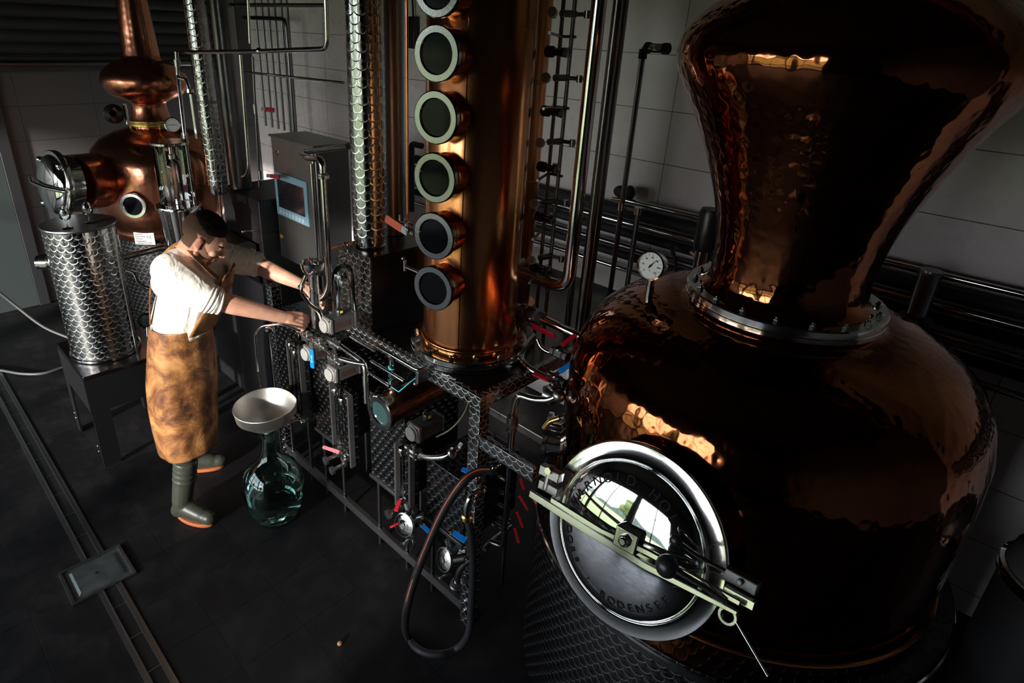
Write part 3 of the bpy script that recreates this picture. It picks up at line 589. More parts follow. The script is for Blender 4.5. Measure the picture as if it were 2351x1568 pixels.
# ladder of sampling valves: two vertical tubes
for px, lb in ((1292, 'slim dark vertical tube of the valve ladder, right one'), (1268, 'slim dark vertical tube of the valve ladder, left one')):
    vert('ladder_tube', lb, px, 300, 2.14, .0085, 'dark_steel', 1.284, 3.6)
xr = P(1292, 300, Y=2.14).x; xl = P(1268, 300, Y=2.14).x
ords = ['topmost', 'second from the top', 'third from the top', 'fourth from the top', 'fifth from the top']
proto = None
for k, (px, py) in enumerate(((1268, 29), (1253, 179), (1240, 328), (1227, 468), (1220, 597))):
    c = P(px, py, Y=2.02)
    if proto is None:
        c0 = c; proto = thing('sampling_valve', '', 'valve', c, 'knobbed valves on the valve ladder')
        nd_ = V(.42, -.85, .22).normalized()
        mb = MB(); mb.lathe([(0, .012), (.017, .012), (.020, .008), (.020, -.008), (.014, -.014), (.008, -.03), (.008, -.05)], frame(c, nd_), 24); mb.build('knob', M['bright'], proto, smooth=35)
        mb = MB(); mb.cyl(c+V(.004, .05, 0), c+V(.02, .12, 0), .013); mb.cyl(c+V(.02, .115, 0), c+V(.085, .125, 0), .008); mb.cyl(c+V(.075, .12, -.014), c+V(.075, .12, .014), .012); mb.build('valve_body', M['dark_steel'], proto); o = proto
    else: o = copy_tree(proto); o.location = c
    o['label'] = 'valve with silver round knob on the valve ladder, %s of five' % ords[k]
proto = None
for k, (px, py) in enumerate(((1285, 120), (1275, 258), (1265, 387), (1258, 503), (1246, 622))):
    c = P(px, py, Y=2.08)
    if proto is None:
        proto = thing('shutoff_valve', '', 'valve', c, 'black valves on the valve ladder')
        mb = MB(); mb.lathe([(0, -.03), (.016, -.03), (.022, -.022), (.022, .006), (.014, .012), (.014, .055), (.017, .055), (.017, .07), (0, .07)], frame(c+V(-.04, 0, 0), (1, 0, 0)), 16); mb.build('valve_body', M['black'], proto, smooth=35)
        mb = MB(); mb.cyl(c+V(.0, .03, -.018), c+V(.0, .03, .018), .014); mb.ball(c+V(.03, .0, .0), (.006, .019, .019)); mb.build('valve_cap', M['dark_steel'], proto); o = proto
        mb = MB(); mb.box((-.012, -.021, .008), (.022, -.019, .012), Matrix.Translation(c)); q = mb.build('tag', M['copper'], proto)
    else: o = copy_tree(proto); o.location = c
    o['label'] = 'black valve on the valve ladder pipes, %s of five' % ords[k]
# rungs: short cross pipes from column to ladder
for k, z in enumerate((2.60, 2.33, 2.05, 1.80, 1.6)):
    mb = MB(); mb.tube([(KX+.19, 1.95, z+.01), (xl, 2.14, z), (xr+.02, 2.14, z)], .006, 8, .03); tag(mb.build('cross_pipe', M['dark_steel']), 'short dark cross pipe linking copper column and valve ladder, %s' % ords[k], 'pipe', 'cross pipes of the valve ladder')
# horizontal pipes along the back wall
YW = 3.28
rowsp = [(1500, 475, .016, 'steel', -1.93, 'thin bright steel pipe, uppermost of the horizontal pipes on the back wall'),
         (1500, 503, .034, 'insul', -3.9, 'thick black insulated pipe running along the back wall below the thin bright pipe'),
         (1500, 528, .022, 'steel', -3.9, 'bright steel pipe on the back wall just under the thick black pipe'),
         (1500, 552, .028, 'insul', -3.9, 'black insulated pipe on the back wall, middle of the horizontal run'),
         (1500, 585, .017, 'dark_steel', -3.9, 'dark steel pipe on the back wall, second from the bottom of the run'),
         (1500, 606, .026, 'insul', -3.9, 'black insulated pipe on the back wall, second lowest of the run'),
         (1500, 640, .017, 'steel', -3.9, 'bright steel pipe on the back wall, lowest of the run')]
for px, py, r, mt, x0, lb in rowsp:
    p = P(px, py, Y=YW); cpipe('wall_pipe', lb, [V(x0, YW-.0, p.z), V(2.6, YW, p.z)], r, mat=mt, bend=0)
p = P(2250, 793, Y=YW); cpipe('wall_pipe', 'thin bright pipe low on the back wall at the far right', [V(-.9, YW, p.z), V(2.6, YW, p.z)], .014, 'steel', 0)
pb = P(1500, 475, Y=YW)
eb = thing('insulated_valve', 'black wrapped valve with brass nozzle at the left end of the thin bright wall pipe', 'valve', V(-1.95, YW, pb.z))
mb = MB(); mb.ball((-1.95, YW, pb.z+.045), (.06, .035, .04)); mb.ball((-1.90, YW, pb.z+.05), (.035, .03, .045)); mb.build('wrap', M['insul'], eb)
mb = MB(); mb.cyl((-2.0, YW-.03, pb.z), (-1.93, YW-.01, pb.z), .010); hexnut(mb, V(-1.945, YW, pb.z), (1, 0, 0), .02, .025); mb.build('brass_nozzle', M['brass'], eb)
# two thin standing pipes in front of the wall
a = P(1478, 110, Y=2.9); b_ = P(1552, 97, Y=2.9)
sp_ = thing('standing_pipe', 'slim steel pipe rising behind the pot and turning right into the bulbous helmet', 'pipe', (a.x, 2.9, 1.3))
mb = MB(); mb.tube([V(a.x, 2.9, 1.2), V(a.x, 2.9, a.z), V(a.x+.08, 2.86, a.z+.004), V(b_.x+.08, 2.6, a.z+.01)], .0145, 16, .02); mb.build('tube', M['dark_steel'], sp_)
mb = MB(); mb.ball(V(a.x, 2.9, a.z-.03), .021); mb.cyl(V(a.x, 2.9, a.z-.05), V(a.x, 2.9, a.z-.005), .021); mb.lathe([(.0, 0), (.026, 0), (.026, .02), (.021, .024), (.021, .10), (.026, .104), (.026, .13), (0, .13)], frame(V(a.x+.02, 2.89, a.z+.002), (1, -.15, 0)), 18); mb.build('elbow_fitting', M['insul'], sp_)
c = P(1466, 480, Y=2.9)
vp = thing('standing_pipe', 'slim steel pipe, shorter of the two standing behind the thermometer', 'pipe', (c.x, 2.9, 1.3))
mb = MB(); mb.tube([V(c.x, 2.9, 1.2), V(c.x, 2.9, c.z)], .0145, 16); mb.build('tube', M['dark_steel'], vp)
mb = MB(); mb.cyl(V(c.x, 2.9, c.z-.03), V(c.x, 2.9, c.z+.01), .023); mb.cyl(V(a.x, 2.9, c.z-.012), V(c.x, 2.9, c.z-.012), .007); mb.cyl(V(a.x, 2.9, c.z-.03), V(a.x, 2.9, c.z+.01), .020); mb.build('pipe_clamp', M['steel'], vp)
# motor and cable by the neck, dark can
c = P(1617, 560, Y=2.75)
mo = thing('neck_sensor', 'black cylindrical sensor housing with steel cuff beside the neck of the huge still', 'sensor', (c.x, c.y, 1.75))
mb = MB(); mb.lathe([(0, .20), (.042, .20), (.05, .18), (.05, .02), (.044, .0), (0, 0)], at_(c.x, c.y, c.z-.03), 28); mb.build('housing', M['black'], mo, smooth=40)
mb = MB(); mb.lathe([(0, .0), (.034, .0), (.034, -.09), (.02, -.10), (.02, -.22)], at_(c.x, c.y, c.z-.03), 28); mb.build('cuff', M['steel'], mo, smooth=40)
mb = MB(); mb.tube([V(c.x-.02, c.y, c.z-.07), V(c.x-.08, c.y+.05, c.z-.075)], .006); mb.build('cable_gland', M['brass'], mo)
cpipe('cable', 'black cable looping up behind the thermometer', [(1608, 605, 'Y', 2.8), (1545, 590, 'Y', 3.1), (1540, 560, 'Y', 3.15), (1552, 600, 'Y', 3.0), (1546, 680, 'Y', 2.8)], .009, 'rubber', .05, 'cable')
# stub behind pot at right
c = P(2135, 700, h=3.05)
st = thing('relief_valve', 'black relief valve stub rising behind the right shoulder of the huge still', 'valve', (c.x, c.y, 1.5))
q = P(2140, 620, h=3.05)
mb = MB(); mb.lathe([(0, 0), (.042, 0), (.044, -.01), (.042, -.03), (.036, -.25), (.036, -.30)], at_(q.x, q.y, q.z), 28); mb.build('barrel', M['dark_steel'], st, smooth=40)
mb = MB(); mb.lathe([(.036, -.20), (.06, -.21), (.065, -.235), (.06, -.26), (.05, -.27), (.05, -.62)], at_(q.x, q.y, q.z), 28); mb.cyl(V(q.x-.13, q.y, q.z-.28), V(q.x, q.y, q.z-.26), .035); mb.build('collar', M['insul'], st, smooth=40)
# dark vessel at the lower right edge
vc = V(.55, 1.60, 0)
VXX, VYY = .36, 2.25
vs_ = thing('side_vessel', 'dark vessel with a bright clamp ring at the lower right edge behind the huge still', 'vessel', (VXX, VYY, 0)); VM = at_(VXX, VYY, 0)
mb = MB(); mb.lathe([(0, .25), (.14, .25), (.165, .3), (.165, 1.14), (.15, 1.15)], VM, 48); mb.build('shell', M['black'], vs_, smooth=40)
mb = MB(); mb.lathe([(.165, 1.13), (.176, 1.133), (.176, 1.146), (.166, 1.149), (.166, 1.153), (.176, 1.156), (.176, 1.168), (.165, 1.171)], VM, 64); mb.build('clamp_ring', M['chrome'], vs_, smooth=30)
mb = MB(); mb.lathe([(.163, 1.172), (.155, 1.22), (.12, 1.27), (.06, 1.3), (0, 1.305)], VM, 48); mb.build('lid', M['greyp'], vs_, smooth=60)
mb = MB(); mb.tube([(VXX-.10, VYY-.10, 1.25), (VXX-.13, VYY-.13, 1.36), (VXX-.05, VYY-.05, 1.42), (VXX+.05, VYY+.0, 1.40)], .008, 10, .03); mb.build('bail', M['dark_steel'], vs_)
for i in range(3):
    a_ = 2*PI*i/3+.5; mb = MB(); mb.cyl((VXX+.12*math.cos(a_), VYY+.12*math.sin(a_), 0), (VXX+.12*math.cos(a_), VYY+.12*math.sin(a_), .27), .02); mb.build('leg', M['dark_steel'], vs_)

# ================================================================== valves and lines between column and pot
def lever(mb_parent, p, d, up, L, mat, w=.018, lettered=False, name='handle'):
    """flat lever with rubber sleeve starting at p along d"""
    m = frame(p, up, d); mb = MB(); mb.box((-.01, -w*.42, -.001), (L*.3, w*.42, .0015), m); o = mb.build('lever', M['brushed'], mb_parent)
    mb = MB(); mb.prism([(L*.22, -w/2), (L*.97, -w/2), (L, -w*.25), (L, w*.25), (L*.97, w/2), (L*.22, w/2)], .007, m @ Matrix.Translation((0, 0, -.0035))); s_ = mb.build('handle_sleeve', M[mat], mb_parent, bevel=.0015)
    if lettered:
        mb = MB(); m2 = m @ Matrix.Translation((L*.6, 0, .0037)); put_text(mb, lettered, w*.55, m2, ext=.0002); mb.build('sleeve_lettering', M['ink'] if mat in ('red', 'orange', 'redp') else M['bluetxt'], s_, smooth=0)
def ballvalve(name, label, c, axis, hd, hup, hl, mat, r=.022, group=None, txt=False, w=.02):
    t_ = thing(name, label, 'valve', c, group); ax = Vector(axis).normalized(); c = Vector(c)
    mb = MB(); mb.lathe([(0, -r*2.1), (r*1.05, -r*2.1), (r*1.05, -r*1.3), (r*.9, -r*1.2), (r*1.15, -r*.8), (r*1.15, r*.8), (r*.9, r*1.2), (r*1.05, r*1.3), (r*1.05, r*2.1), (0, r*2.1)], frame(c, ax), 10); mb.build('valve_body', M['brushed'], t_, smooth=25)
    hu = Vector(hup).normalized(); mb = MB(); mb.cyl(c, c+hu*(r*1.9), r*.42); hexnut(mb, c+hu*r*1.7, hu, r*.45, r*.35); mb.build('spindle', M['steel'], t_)
    lever(t_, c+hu*(r*1.75), hd, hup, hl, mat, w, txt); return t_
X1 = -1.16
# big ball valve with red handle into the pot
c = P(1222, 722, Y=2.0); c1 = P(1335, 768, Y=2.0)
ballvalve('ball_valve', 'large steel ball valve with red handle on the line from column to huge still', (c.x, 2.0, c.z), (1, 0, -.02), (1, -.12, -.12), (0, -.9, -.45), .17, 'red', .030, txt='2', w=.034)
cpipe('steel_pipe', 'bright steel pipe from the large red-handled valve into the huge still', [V(c.x+.05, 2.0, c.z), V(c1.x+.06, 2.0, c.z-.01)], .019, 'steel', 0)
mb = MB(); q = V(c.x, 2.0, c.z); mb.cyl(q-V(.14, 0, 0), q-V(.06, 0, 0), .020); hexnut(mb, q-V(.155, 0, 0), (1, 0, 0), .033, .03); hexnut(mb, q-V(.10, 0, 0), (1, 0, 0), .028, .018)
mb.tube([q-V(.15, 0, 0), q-V(.22, 0, 0)], .022, 14); tag(mb.build('pipe_union', M['steel']), 'steel union on the foot of the copper column beside the red-handled valve', 'pipe fitting')
# curved line and second red/blue valves
c = P(1268, 800, Y=1.9); ballvalve('ball_valve', 'steel ball valve with short dark red handle beside the pot shoulder', P(1285, 812, Y=1.92), (1, 0, 0), (.25, .9, .3), (0, -.5, .85), .10, 'red', .02, w=.022)
cpipe('steel_pipe', 'small bent steel tube above the short dark red handle', [(1234, 778, 'Y', 1.92), (1240, 795, 'Y', 1.92), (1256, 808, 'Y', 1.92), (1275, 812, 'Y', 1.92)], .010, 'steel', .03)
cpipe('steel_pipe', 'curved steel pipe bowing left between copper column and huge still', [(1225, 770, 'Y', 2.05), (1205, 790, 'Y', 1.95), (1196, 825, 'Y', 1.85), (1212, 845, 'Y', 1.8), (1250, 865, 'Y', 1.8), (1280, 876, 'Y', 1.8)], .014, 'steel', .05)
ballvalve('ball_valve', 'steel ball valve with blue handle beside the pot', P(1278, 872, Y=1.8), (1, 0, -.1), (.35, .75, .35), (0, -.6, .8), .11, 'blue', .020, txt=False, w=.022)
ballvalve('ball_valve', 'steel ball valve with red handle pointing left below the blue handle', P(1272, 892, Y=1.76), (.3, 1, 0), (-1, -.1, .15), (0, -.3, .95), .10, 'red', .020, w=.02)
# elbowed pipe in front: from pot going left then down
s_pipe = thing('elbow_pipe', 'polished steel pipe with swan-neck bend beside the jacket of the huge still', 'pipe', P(1178, 980, Y=1.66))
mb = MB(); mb.tube(PL([(1285, 905, 'Y', 1.72), (1262, 918, 'Y', 1.70), (1225, 918, 'Y', 1.68), (1190, 905, 'Y', 1.66), (1181, 930, 'Y', 1.66), (1178, 960, 'Y', 1.66)]), .015, 16, .05); mb.build('bend', M['steel'], s_pipe)
q = P(1177, 960, Y=1.66); mb = MB(); mb.cyl(V(q.x, 1.66, q.z+.01), V(q.x, 1.66, q.z-.03), .024); hexnut(mb, V(q.x, 1.66, q.z-.04), (0, 0, 1), .027, .02); mb.cyl(V(q.x, 1.66, q.z-.06), V(q.x, 1.66, q.z-.045), .022); mb.build('union', M['brushed'], s_pipe, smooth=25)
mb = MB(); mb.tube([V(q.x, 1.66, q.z-.03), V(q.x, 1.66, q.z-.7), V(q.x-.06, 1.64, q.z-.7)], .013, 14, .03); mb.build('downpipe', M['dark_steel'], s_pipe)
q = P(1268, 912, Y=1.72); mb = MB(); mb.cyl(q+V(-.03, 0, 0), q+V(.01, 0, 0), .03); mb.ball(q+V(.03, .0, .02), .026); mb.build('tri_clamp', M['brushed'], s_pipe)
tx = [(1290, 958, 'Y', 1.70), (1240, 962, 'Y', 1.66), (1232, 985, 'Y', 1.64), (1236, 1060, 'Y', 1.62)]
cpipe('brass_tube', 'small brass-coloured bent tube beside the round side port', [(1285, 960, 'Y', 1.6), (1260, 968, 'Y', 1.58), (1248, 985, 'Y', 1.56)], .010, 'brass', .03)

# U-bend manifold under the bracket
q = P(1150, 1085, Y=1.75)
mbx = thing('valve_manifold', 'stack of small steel elbows and red-handled valves standing behind the front frame leg', 'manifold', (q.x, 1.8, 0))
mb = MB(); a = P(1122, 1175, Y=1.72); mb.tube([V(a.x, 1.72, .55), V(a.x, 1.72, .95)], .013, 14); a2 = P(1160, 1200, Y=1.85); mb.tube([V(a2.x, 1.85, .5), V(a2.x, 1.85, 1.0)], .014, 14); mb.build('riser', M['dark_steel'], mbx)
for k, (px, py) in enumerate(((1150, 1088), (1152, 1122), (1148, 1150), (1152, 1180), (1146, 1200))):
    q = P(px, py, Y=1.74); mb = MB(); mb.tube([q+V(-.05, 0, -.015), q+V(-.03, -.03, .012), q+V(.01, -.035, .012), q+V(.04, 0, -.02)], .012, 12, .03); mb.ball(q+V(.04, 0, -.02), .018); mb.ball(q+V(-.05, 0, -.02), .016); mb.build('elbow', M['brushed'], mbx)
for k, (p0, p1) in enumerate((((1195, 1098), (1206, 1130)), ((1192, 1138), (1213, 1182)), ((1187, 1175), (1204, 1222)), ((1182, 1212), (1195, 1258)), ((1216, 1135), (1232, 1165)))):
    A, B = P(*p0, Y=1.62), P(*p1, Y=1.60); mb = MB(); m = frame(A, (.8, -.6, .1), B-A); L = (B-A).length; mb.box((0, -.006, -.003), (L, .006, .003), m); mb.build('handle', M['red'], mbx, bevel=.002)
mb = MB(); mb.tube(PL([(1125, 1090, 'Y', 1.62), (1132, 1072, 'Y', 1.62), (1150, 1062, 'Y', 1.66), (1170, 1068, 'Y', 1.7)]), .016, 14, .04); mb.build('upper_elbow', M['steel'], mbx)
mb = MB(); mb.tube(PL([(1112, 1262, 'Y', 1.7), (1122, 1248, 'Y', 1.74), (1150, 1225, 'Y', 1.85), (1172, 1208, 'Y', 1.95)]), .012, 12, .02); mb.build('lower_branch', M['brushed'], mbx)

# black hose with orange stripe
hz = thing('rubber_hose', 'black rubber hose with an orange stripe looping down to the floor and back', 'hose', P(1000, 1500, z=.02))
hp = [(1128, 1080, 'Y', 1.40), (1098, 1083, 'Y', 1.36), (1062, 1108, 'Y', 1.30), (1020, 1170, 'Y', 1.24), (985, 1245, 'Y', 1.18), (952, 1330, 'Y', 1.12), (932, 1410, 'Y', 1.08), (935, 1460, 'z', .03), (965, 1494, 'z', .03), (1010, 1502, 'z', .03), (1050, 1488, 'z', .03), (1075, 1455, 'Y', 1.40), (1082, 1390, 'Y', 1.42), (1086, 1300, 'Y', 1.42), (1080, 1220, 'Y', 1.42), (1072, 1190, 'Y', 1.42)]
hq = PL(hp)
def catmull(pts, n=8):
    out = []
    for i in range(len(pts)-1):
        p0, p1, p2, p3 = pts[max(i-1, 0)], pts[i], pts[i+1], pts[min(i+2, len(pts)-1)]
        for j in range(n):
            t_ = j/n; out.append(.5*((2*p1)+(p2-p0)*t_+(2*p0-5*p1+4*p2-p3)*t_*t_+(3*p1-p0-3*p2+p3)*t_**3))
    return out+[pts[-1]]
hc = catmull(hq)
mb = MB(); mb.tube(hc, .0165, 16); mb.build('hose', M['rubber'], hz)
half = hc[:len(hc)//2]; mb = MB()
mb.tube([p+( (CAM-p).normalized()*.0145+V(-.6, -.3, .5).normalized()*.007) for p in half], .0028, 6); mb.build('stripe', M['orange'], hz)
q = P(1072, 1186, Y=1.42)
hcq = thing('hose_elbow', 'steel elbow with brass hose clamp joined to the black hose beside the frame leg', 'pipe fitting', (q.x, 1.42, q.z))
mb = MB(); mb.tube(PL([(1072, 1188, 'Y', 1.42), (1072, 1160, 'Y', 1.42), (1084, 1138, 'Y', 1.44), (1104, 1125, 'Y', 1.50)]), .017, 16, .04); mb.ball(P(1106, 1124, Y=1.50), .022); mb.build('elbow', M['steel'], hcq)
mb = MB(); mb.lathe([(.019, -.018), (.024, -.012), (.022, 0), (.026, .006), (.020, .014)], frame(q, (0, 0, 1)), 16); mb.build('hose_clamp', M['brass'], hcq)
q = P(1052, 1335, Y=1.46)
e2 = thing('floor_elbow', 'polished steel elbow with clamp nut resting by the foot of the frame leg', 'pipe fitting', (q.x, 1.46, 0))
mb = MB(); mb.tube(PL([(1082, 1283, 'Y', 1.48), (1065, 1295, 'Y', 1.47), (1052, 1315, 'Y', 1.46), (1050, 1335, 'Y', 1.46)]), .015, 16, .04); mb.build('bend', M['steel'], e2)
mb = MB(); mb.lathe([(0, -.03), (.02, -.03), (.028, -.02), (.028, -.006), (.022, 0), (.028, .006), (.028, .016), (.017, .022)], frame(P(1047, 1342, Y=1.46), (.15, 0, 1)), 18); mb.build('clamp_nut', M['brushed'], e2, smooth=30)

# ================================================================== condenser on its box
bx = thing('condenser_box', 'engine-turned steel box standing on the frame under the tall bright condenser', 'box', (-2.40, 1.85, 1.135))
mb = MB(); mb.box((-2.53, 1.626, 1.135), (-2.262, 2.12, 1.600)); mb.build('casing', M['deck'], bx, bevel=.003)
mb = MB(); mb.box((-2.53, 1.62, 1.135), (-2.262, 1.626, 1.600)); mb.build('front_panel', M['swirl_bright'], bx, bevel=.001)
cdx, cdy = -2.395, 1.725
cn = thing('spiral_condenser', 'tall bright engine-turned steel condenser tube between control cabinet and copper column', 'condenser', (cdx, cdy, 1.6))
mb = MB(); mb.lathe([(.06, 1.64), (.083, 1.645), (.083, 4.2), (0, 4.22)], at_(cdx, cdy, 0), 64); mb.build('shell', M['swirl_fine'], cn, smooth=50)
mb = MB(); mb.lathe([(.05, 1.60), (.072, 1.60), (.074, 1.604), (.074, 1.620), (.070, 1.624), (.070, 1.645)], at_(cdx, cdy, 0), 48); mb.build('base_collar', M['steel'], cn, smooth=30)
p = P(896, 300, Y=1.95)
c3 = thing('steel_column', 'smooth dark steel column directly behind the bright engine-turned condenser', 'column', (p.x, 1.95, 1.6))
mb = MB(); mb.lathe([(.066, 1.601), (.072, 1.605), (.072, 4.2), (0, 4.2)], at_(p.x, 1.95, 0), 40); mb.build('shell', M['dark_steel'], c3, smooth=40)
# bell jar
jx = P(797, 735, Y=1.54)
jar = thing('spirit_bell_jar', 'clear glass bell jar with round knob in front of the condenser box', 'glass jar', (jx.x, 1.535, 1.285))
mb = MB(); JP = at_(jx.x, 1.535, 0)
mb.lathe([(.063, 1.288), (.0625, 1.50), (.058, 1.525), (.046, 1.547), (.026, 1.562), (.012, 1.567), (.009, 1.575), (.014, 1.582), (.018, 1.592), (.014, 1.604), (0, 1.610)], JP, 48); mb.build('jar', M['thin'], jar, smooth=60)
mb = MB(); mb.lathe([(.028, 1.29), (.028, 1.42), (.034, 1.45), (.03, 1.49), (.012, 1.51), (.010, 1.53)], JP, 32); mb.build('inner_tube', M['thin'], jar, smooth=60)
mb = MB(); mb.lathe([(0, 1.2855), (.068, 1.2855), (.07, 1.288), (.068, 1.29), (0, 1.29)], JP, 40); mb.build('jar_base', M['steel'], jar, smooth=30)
q = P(800, 560, Y=1.60)
dv = thing('drain_cock', 'small steel cock with copper tube at the left end of the condenser box top', 'valve', (q.x, 1.60, 1.6))
mb = MB(); mb.cyl(V(q.x, 1.60, 1.602), V(q.x, 1.60, 1.63), .012); mb.ball(V(q.x, 1.60, 1.635), .016); mb.cyl(V(q.x+.01, 1.585, 1.62), V(q.x+.03, 1.56, 1.66), .006); mb.build('cock', M['steel'], dv)
mb = MB(); mb.tube(PL([(762, 572, 'Y', 1.58), (790, 562, 'Y', 1.59), (812, 556, 'Y', 1.60)]), .006, 10); mb.build('tube', M['copper'], dv)

# ================================================================== control cabinet
CY_ = 2.05
tl, tr_, bl = P(622, 312, Y=CY_), P(719, 346, Y=CY_), P(640, 600, Y=CY_)
x0, x1 = tl.x, tr_.x; zt = tl.z; zb = zt-.86
cb = thing('control_cabinet', 'brushed steel control cabinet with a pale blue framed touch screen', 'cabinet', ((x0+x1)/2, CY_, zb))
mb = MB(); mb.box((x0, CY_+.012, zb), (x1, CY_+.26, zt-.004)); mb.build('cabinet_body', M['brushed'], cb, bevel=.004)
mb = MB(); mb.box((x0-.004, CY_, zb+.004), (x1-.006, CY_+.012, zt)); dr = mb.build('door', simple('cabinet_door_steel', (.30, .30, .29), .42, 1, bump=.02, bscale=140), cb, bevel=.003)
mb = MB(); mb.box((x0-.01, CY_-.015, zt+.0), (x1+.02, CY_+.27, zt+.012)); mb.build('rain_hood', M['brushed'], cb, bevel=.002)
mb = MB(); mb.box((x1-.03, CY_-.006, zb+.02), (x1-.006, CY_+.0, zt-.02)); mb.build('door_edge', M['steel'], dr, bevel=.002)
def onf(px, py): q = P(px, py, Y=CY_); return q.x, q.z
sx0, sz0 = onf(631, 392); sx1, sz1 = onf(714, 516); sx1 -= .01
zst = sz0; zsb = onf(640, 490)[1]
mb = MB(); mb.box((sx0, CY_-.010, zsb), (sx1, CY_+.002, zst)); scn = mb.build('screen_panel', M['bezel'], dr, bevel=.003)
w = sx1-sx0; hh = zst-zsb
mb = MB(); mb.box((sx0+w*.09, CY_-.0112, zsb+hh*.20), (sx1-w*.09, CY_-.0095, zst-hh*.15)); mb.build('screen', M['screen'], scn, smooth=0)
for i in range(8):
    xx = sx0+w*(.10+.1*i); mb = MB(); mb.box((xx, CY_-.0125, zsb+hh*.05), (xx+w*.07, CY_-.0095, zsb+hh*.14)); mb.build('screen_key', simple('pale_key', (.45, .6, .68), .5) if i == 0 else bpy.data.materials['pale_key'], scn, smooth=0)
lx, lz = onf(634, 350); mb = MB(); mb.box((lx, CY_-.004, lz-.015), (lx+.035, CY_+.0, lz+.015)); mb.cyl((lx+.017, CY_-.004, lz), (lx+.017, CY_-.012, lz), .008); mb.build('door_lock', M['steel'], dr, bevel=.001)
lx, lz = onf(645, 528); mb = MB(); mb.box((lx-.02, CY_-.003, lz-.022), (lx+.016, CY_+.0, lz+.022)); mb.build('switch_plate', M['greyp'], dr)
lx, lz = onf(647, 542); mb = MB(); mb.box((lx-.02, CY_-.002, lz-.014), (lx+.018, CY_+.0, lz+.010)); mb.build('warning_sticker', simple('amber_sticker', (.45, .22, .02), .5), dr)
mb = MB(); mb.cyl(((x0+x1)/2, CY_+.14, 0), ((x0+x1)/2, CY_+.14, zb+.01), .035); mb.build('stand_post', M['dark_steel'], cb)
# curved pipe in front of the cabinet
qa = [(800, 335, 'Y', 1.78), (748, 345, 'Y', 1.85), (695, 352, 'Y', 1.90), (700, 358, 'Y', 1.72), (738, 375, 'Y', 1.62)]
pc = thing('swan_neck_pipe', 'polished steel pipe with swan-neck bend standing in front of the control cabinet', 'pipe', P(755, 640, Y=1.58))
qt = P(740, 380, Y=1.60); qb = P(757, 665, Y=1.60); xm = (qt.x+qb.x)/2
mb = MB(); mb.tube([P(800, 336, Y=1.78), P(698, 350, Y=1.86), P(692, 354, Y=1.80), P(704, 362, Y=1.66), V(xm, 1.60, P(738, 366, Y=1.60).z), V(xm, 1.60, qt.z-.08), V(xm, 1.60, qb.z+.02), V(xm-.01, 1.57, qb.z-.045), V(xm-.10, 1.53, qb.z-.075)], .0165, 18, .045); mb.build('tube', M['steel'], pc)
qq = P(746, 405, Y=1.60)
mb = MB(); mb.lathe([(.017, -.014), (.026, -.012), (.026, -.002), (.022, 0), (.026, .002), (.026, .012), (.017, .014)], at_(xm, 1.60, qq.z), 24); mb.box((xm+.02, 1.592, qq.z-.008), (xm+.042, 1.608, qq.z+.008)); mb.build('tri_clamp', M['brushed'], pc, smooth=30)
vert('steel_pipe', 'slim vertical steel pipe close to the right edge of the control cabinet', 722, 480, 1.9, .010, 'steel', 1.2, 1.86)

# ================================================================== left spiral column, dark column and pipes
ax_, ay_ = -4.336, 1.813
sp2 = thing('spiral_condenser', 'engine-turned steel condenser tube beside the small copper still at the left', 'condenser', (ax_, ay_, 1.50))
mb = MB(); mb.lathe([(.05, 1.53), (.068, 1.535), (.068, 4.2), (0, 4.2)], at_(ax_, ay_, 0), 56); mb.build('shell', M['swirl_fine'], sp2, smooth=50)
mb = MB(); mb.lathe([(.0, 1.47), (.058, 1.47), (.062, 1.48), (.062, 1.53), (.058, 1.535)], at_(ax_, ay_, 0), 40); mb.build('base_collar', M['steel'], sp2, smooth=30)
mb = MB(); mb.lathe([(.069, 2.09), (.072, 2.092), (.072, 2.105), (.069, 2.107)], at_(ax_, ay_, 0), 40); mb.build('band', M['dark_steel'], sp2)
mb = MB(); mb.cyl((ax_, ay_, 1.15), (ax_, ay_, 1.48), .008); mb.build('drip_tube', M['steel'], sp2)
q = P(534, 250, Y=2.02); zr = P(520, 436, Y=1.905).z
dk = thing('steel_column', 'smooth dark steel column beside the left engine-turned condenser', 'column', (q.x, 2.02, zr)); mb = MB(); mb.lathe([(.07, zr), (.078, zr+.003), (.078, 4.2), (0, 4.2)], at_(q.x, 2.02, 0), 40); mb.build('shell', M['dark_steel'], dk)
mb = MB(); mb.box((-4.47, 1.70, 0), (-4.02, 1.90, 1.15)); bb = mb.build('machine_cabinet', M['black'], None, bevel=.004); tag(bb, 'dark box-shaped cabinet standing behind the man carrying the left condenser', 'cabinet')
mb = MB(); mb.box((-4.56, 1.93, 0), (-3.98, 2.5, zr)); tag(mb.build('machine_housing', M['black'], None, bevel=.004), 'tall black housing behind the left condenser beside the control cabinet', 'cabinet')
q = P(574, 530, Y=1.80)
lv = thing('chrome_lever', 'small chrome lever with ball end on the dark cabinet behind the man', 'lever', (q.x, 1.80, q.z)); mb = MB(); c = P(558, 532, Y=1.80); mb.ball(c, .011); mb.cyl(P(566, 531, Y=1.80), P(585, 529, Y=1.80), .0055); mb.build('lever_arm', M['steel'], lv); mb = MB(); mb.cyl(c, c+V(0, .03, 0), .006); mb.build('pivot', M['steel'], lv)
Yp = 1.70
cpipe('steel_pipe', 'horizontal steel pipe crossing in front of the left condenser near the top', [(402, 120, 'Y', Yp), (590, 118, 'Y', Yp), (752, 112, 'Y', Yp), (748, -30, 'Y', Yp)], .012, 'steel', .05)
mb = MB(); mb.ball(P(595, 117, Y=Yp), .018); tag(mb.build('pipe_joint', M['steel']), 'small steel joint on the horizontal pipe near the top', 'pipe fitting')
dp = thing('down_pipe', 'steel pipe with unions dropping beside the glass dome to the steel cone', 'pipe', P(425, 400, Y=1.62))
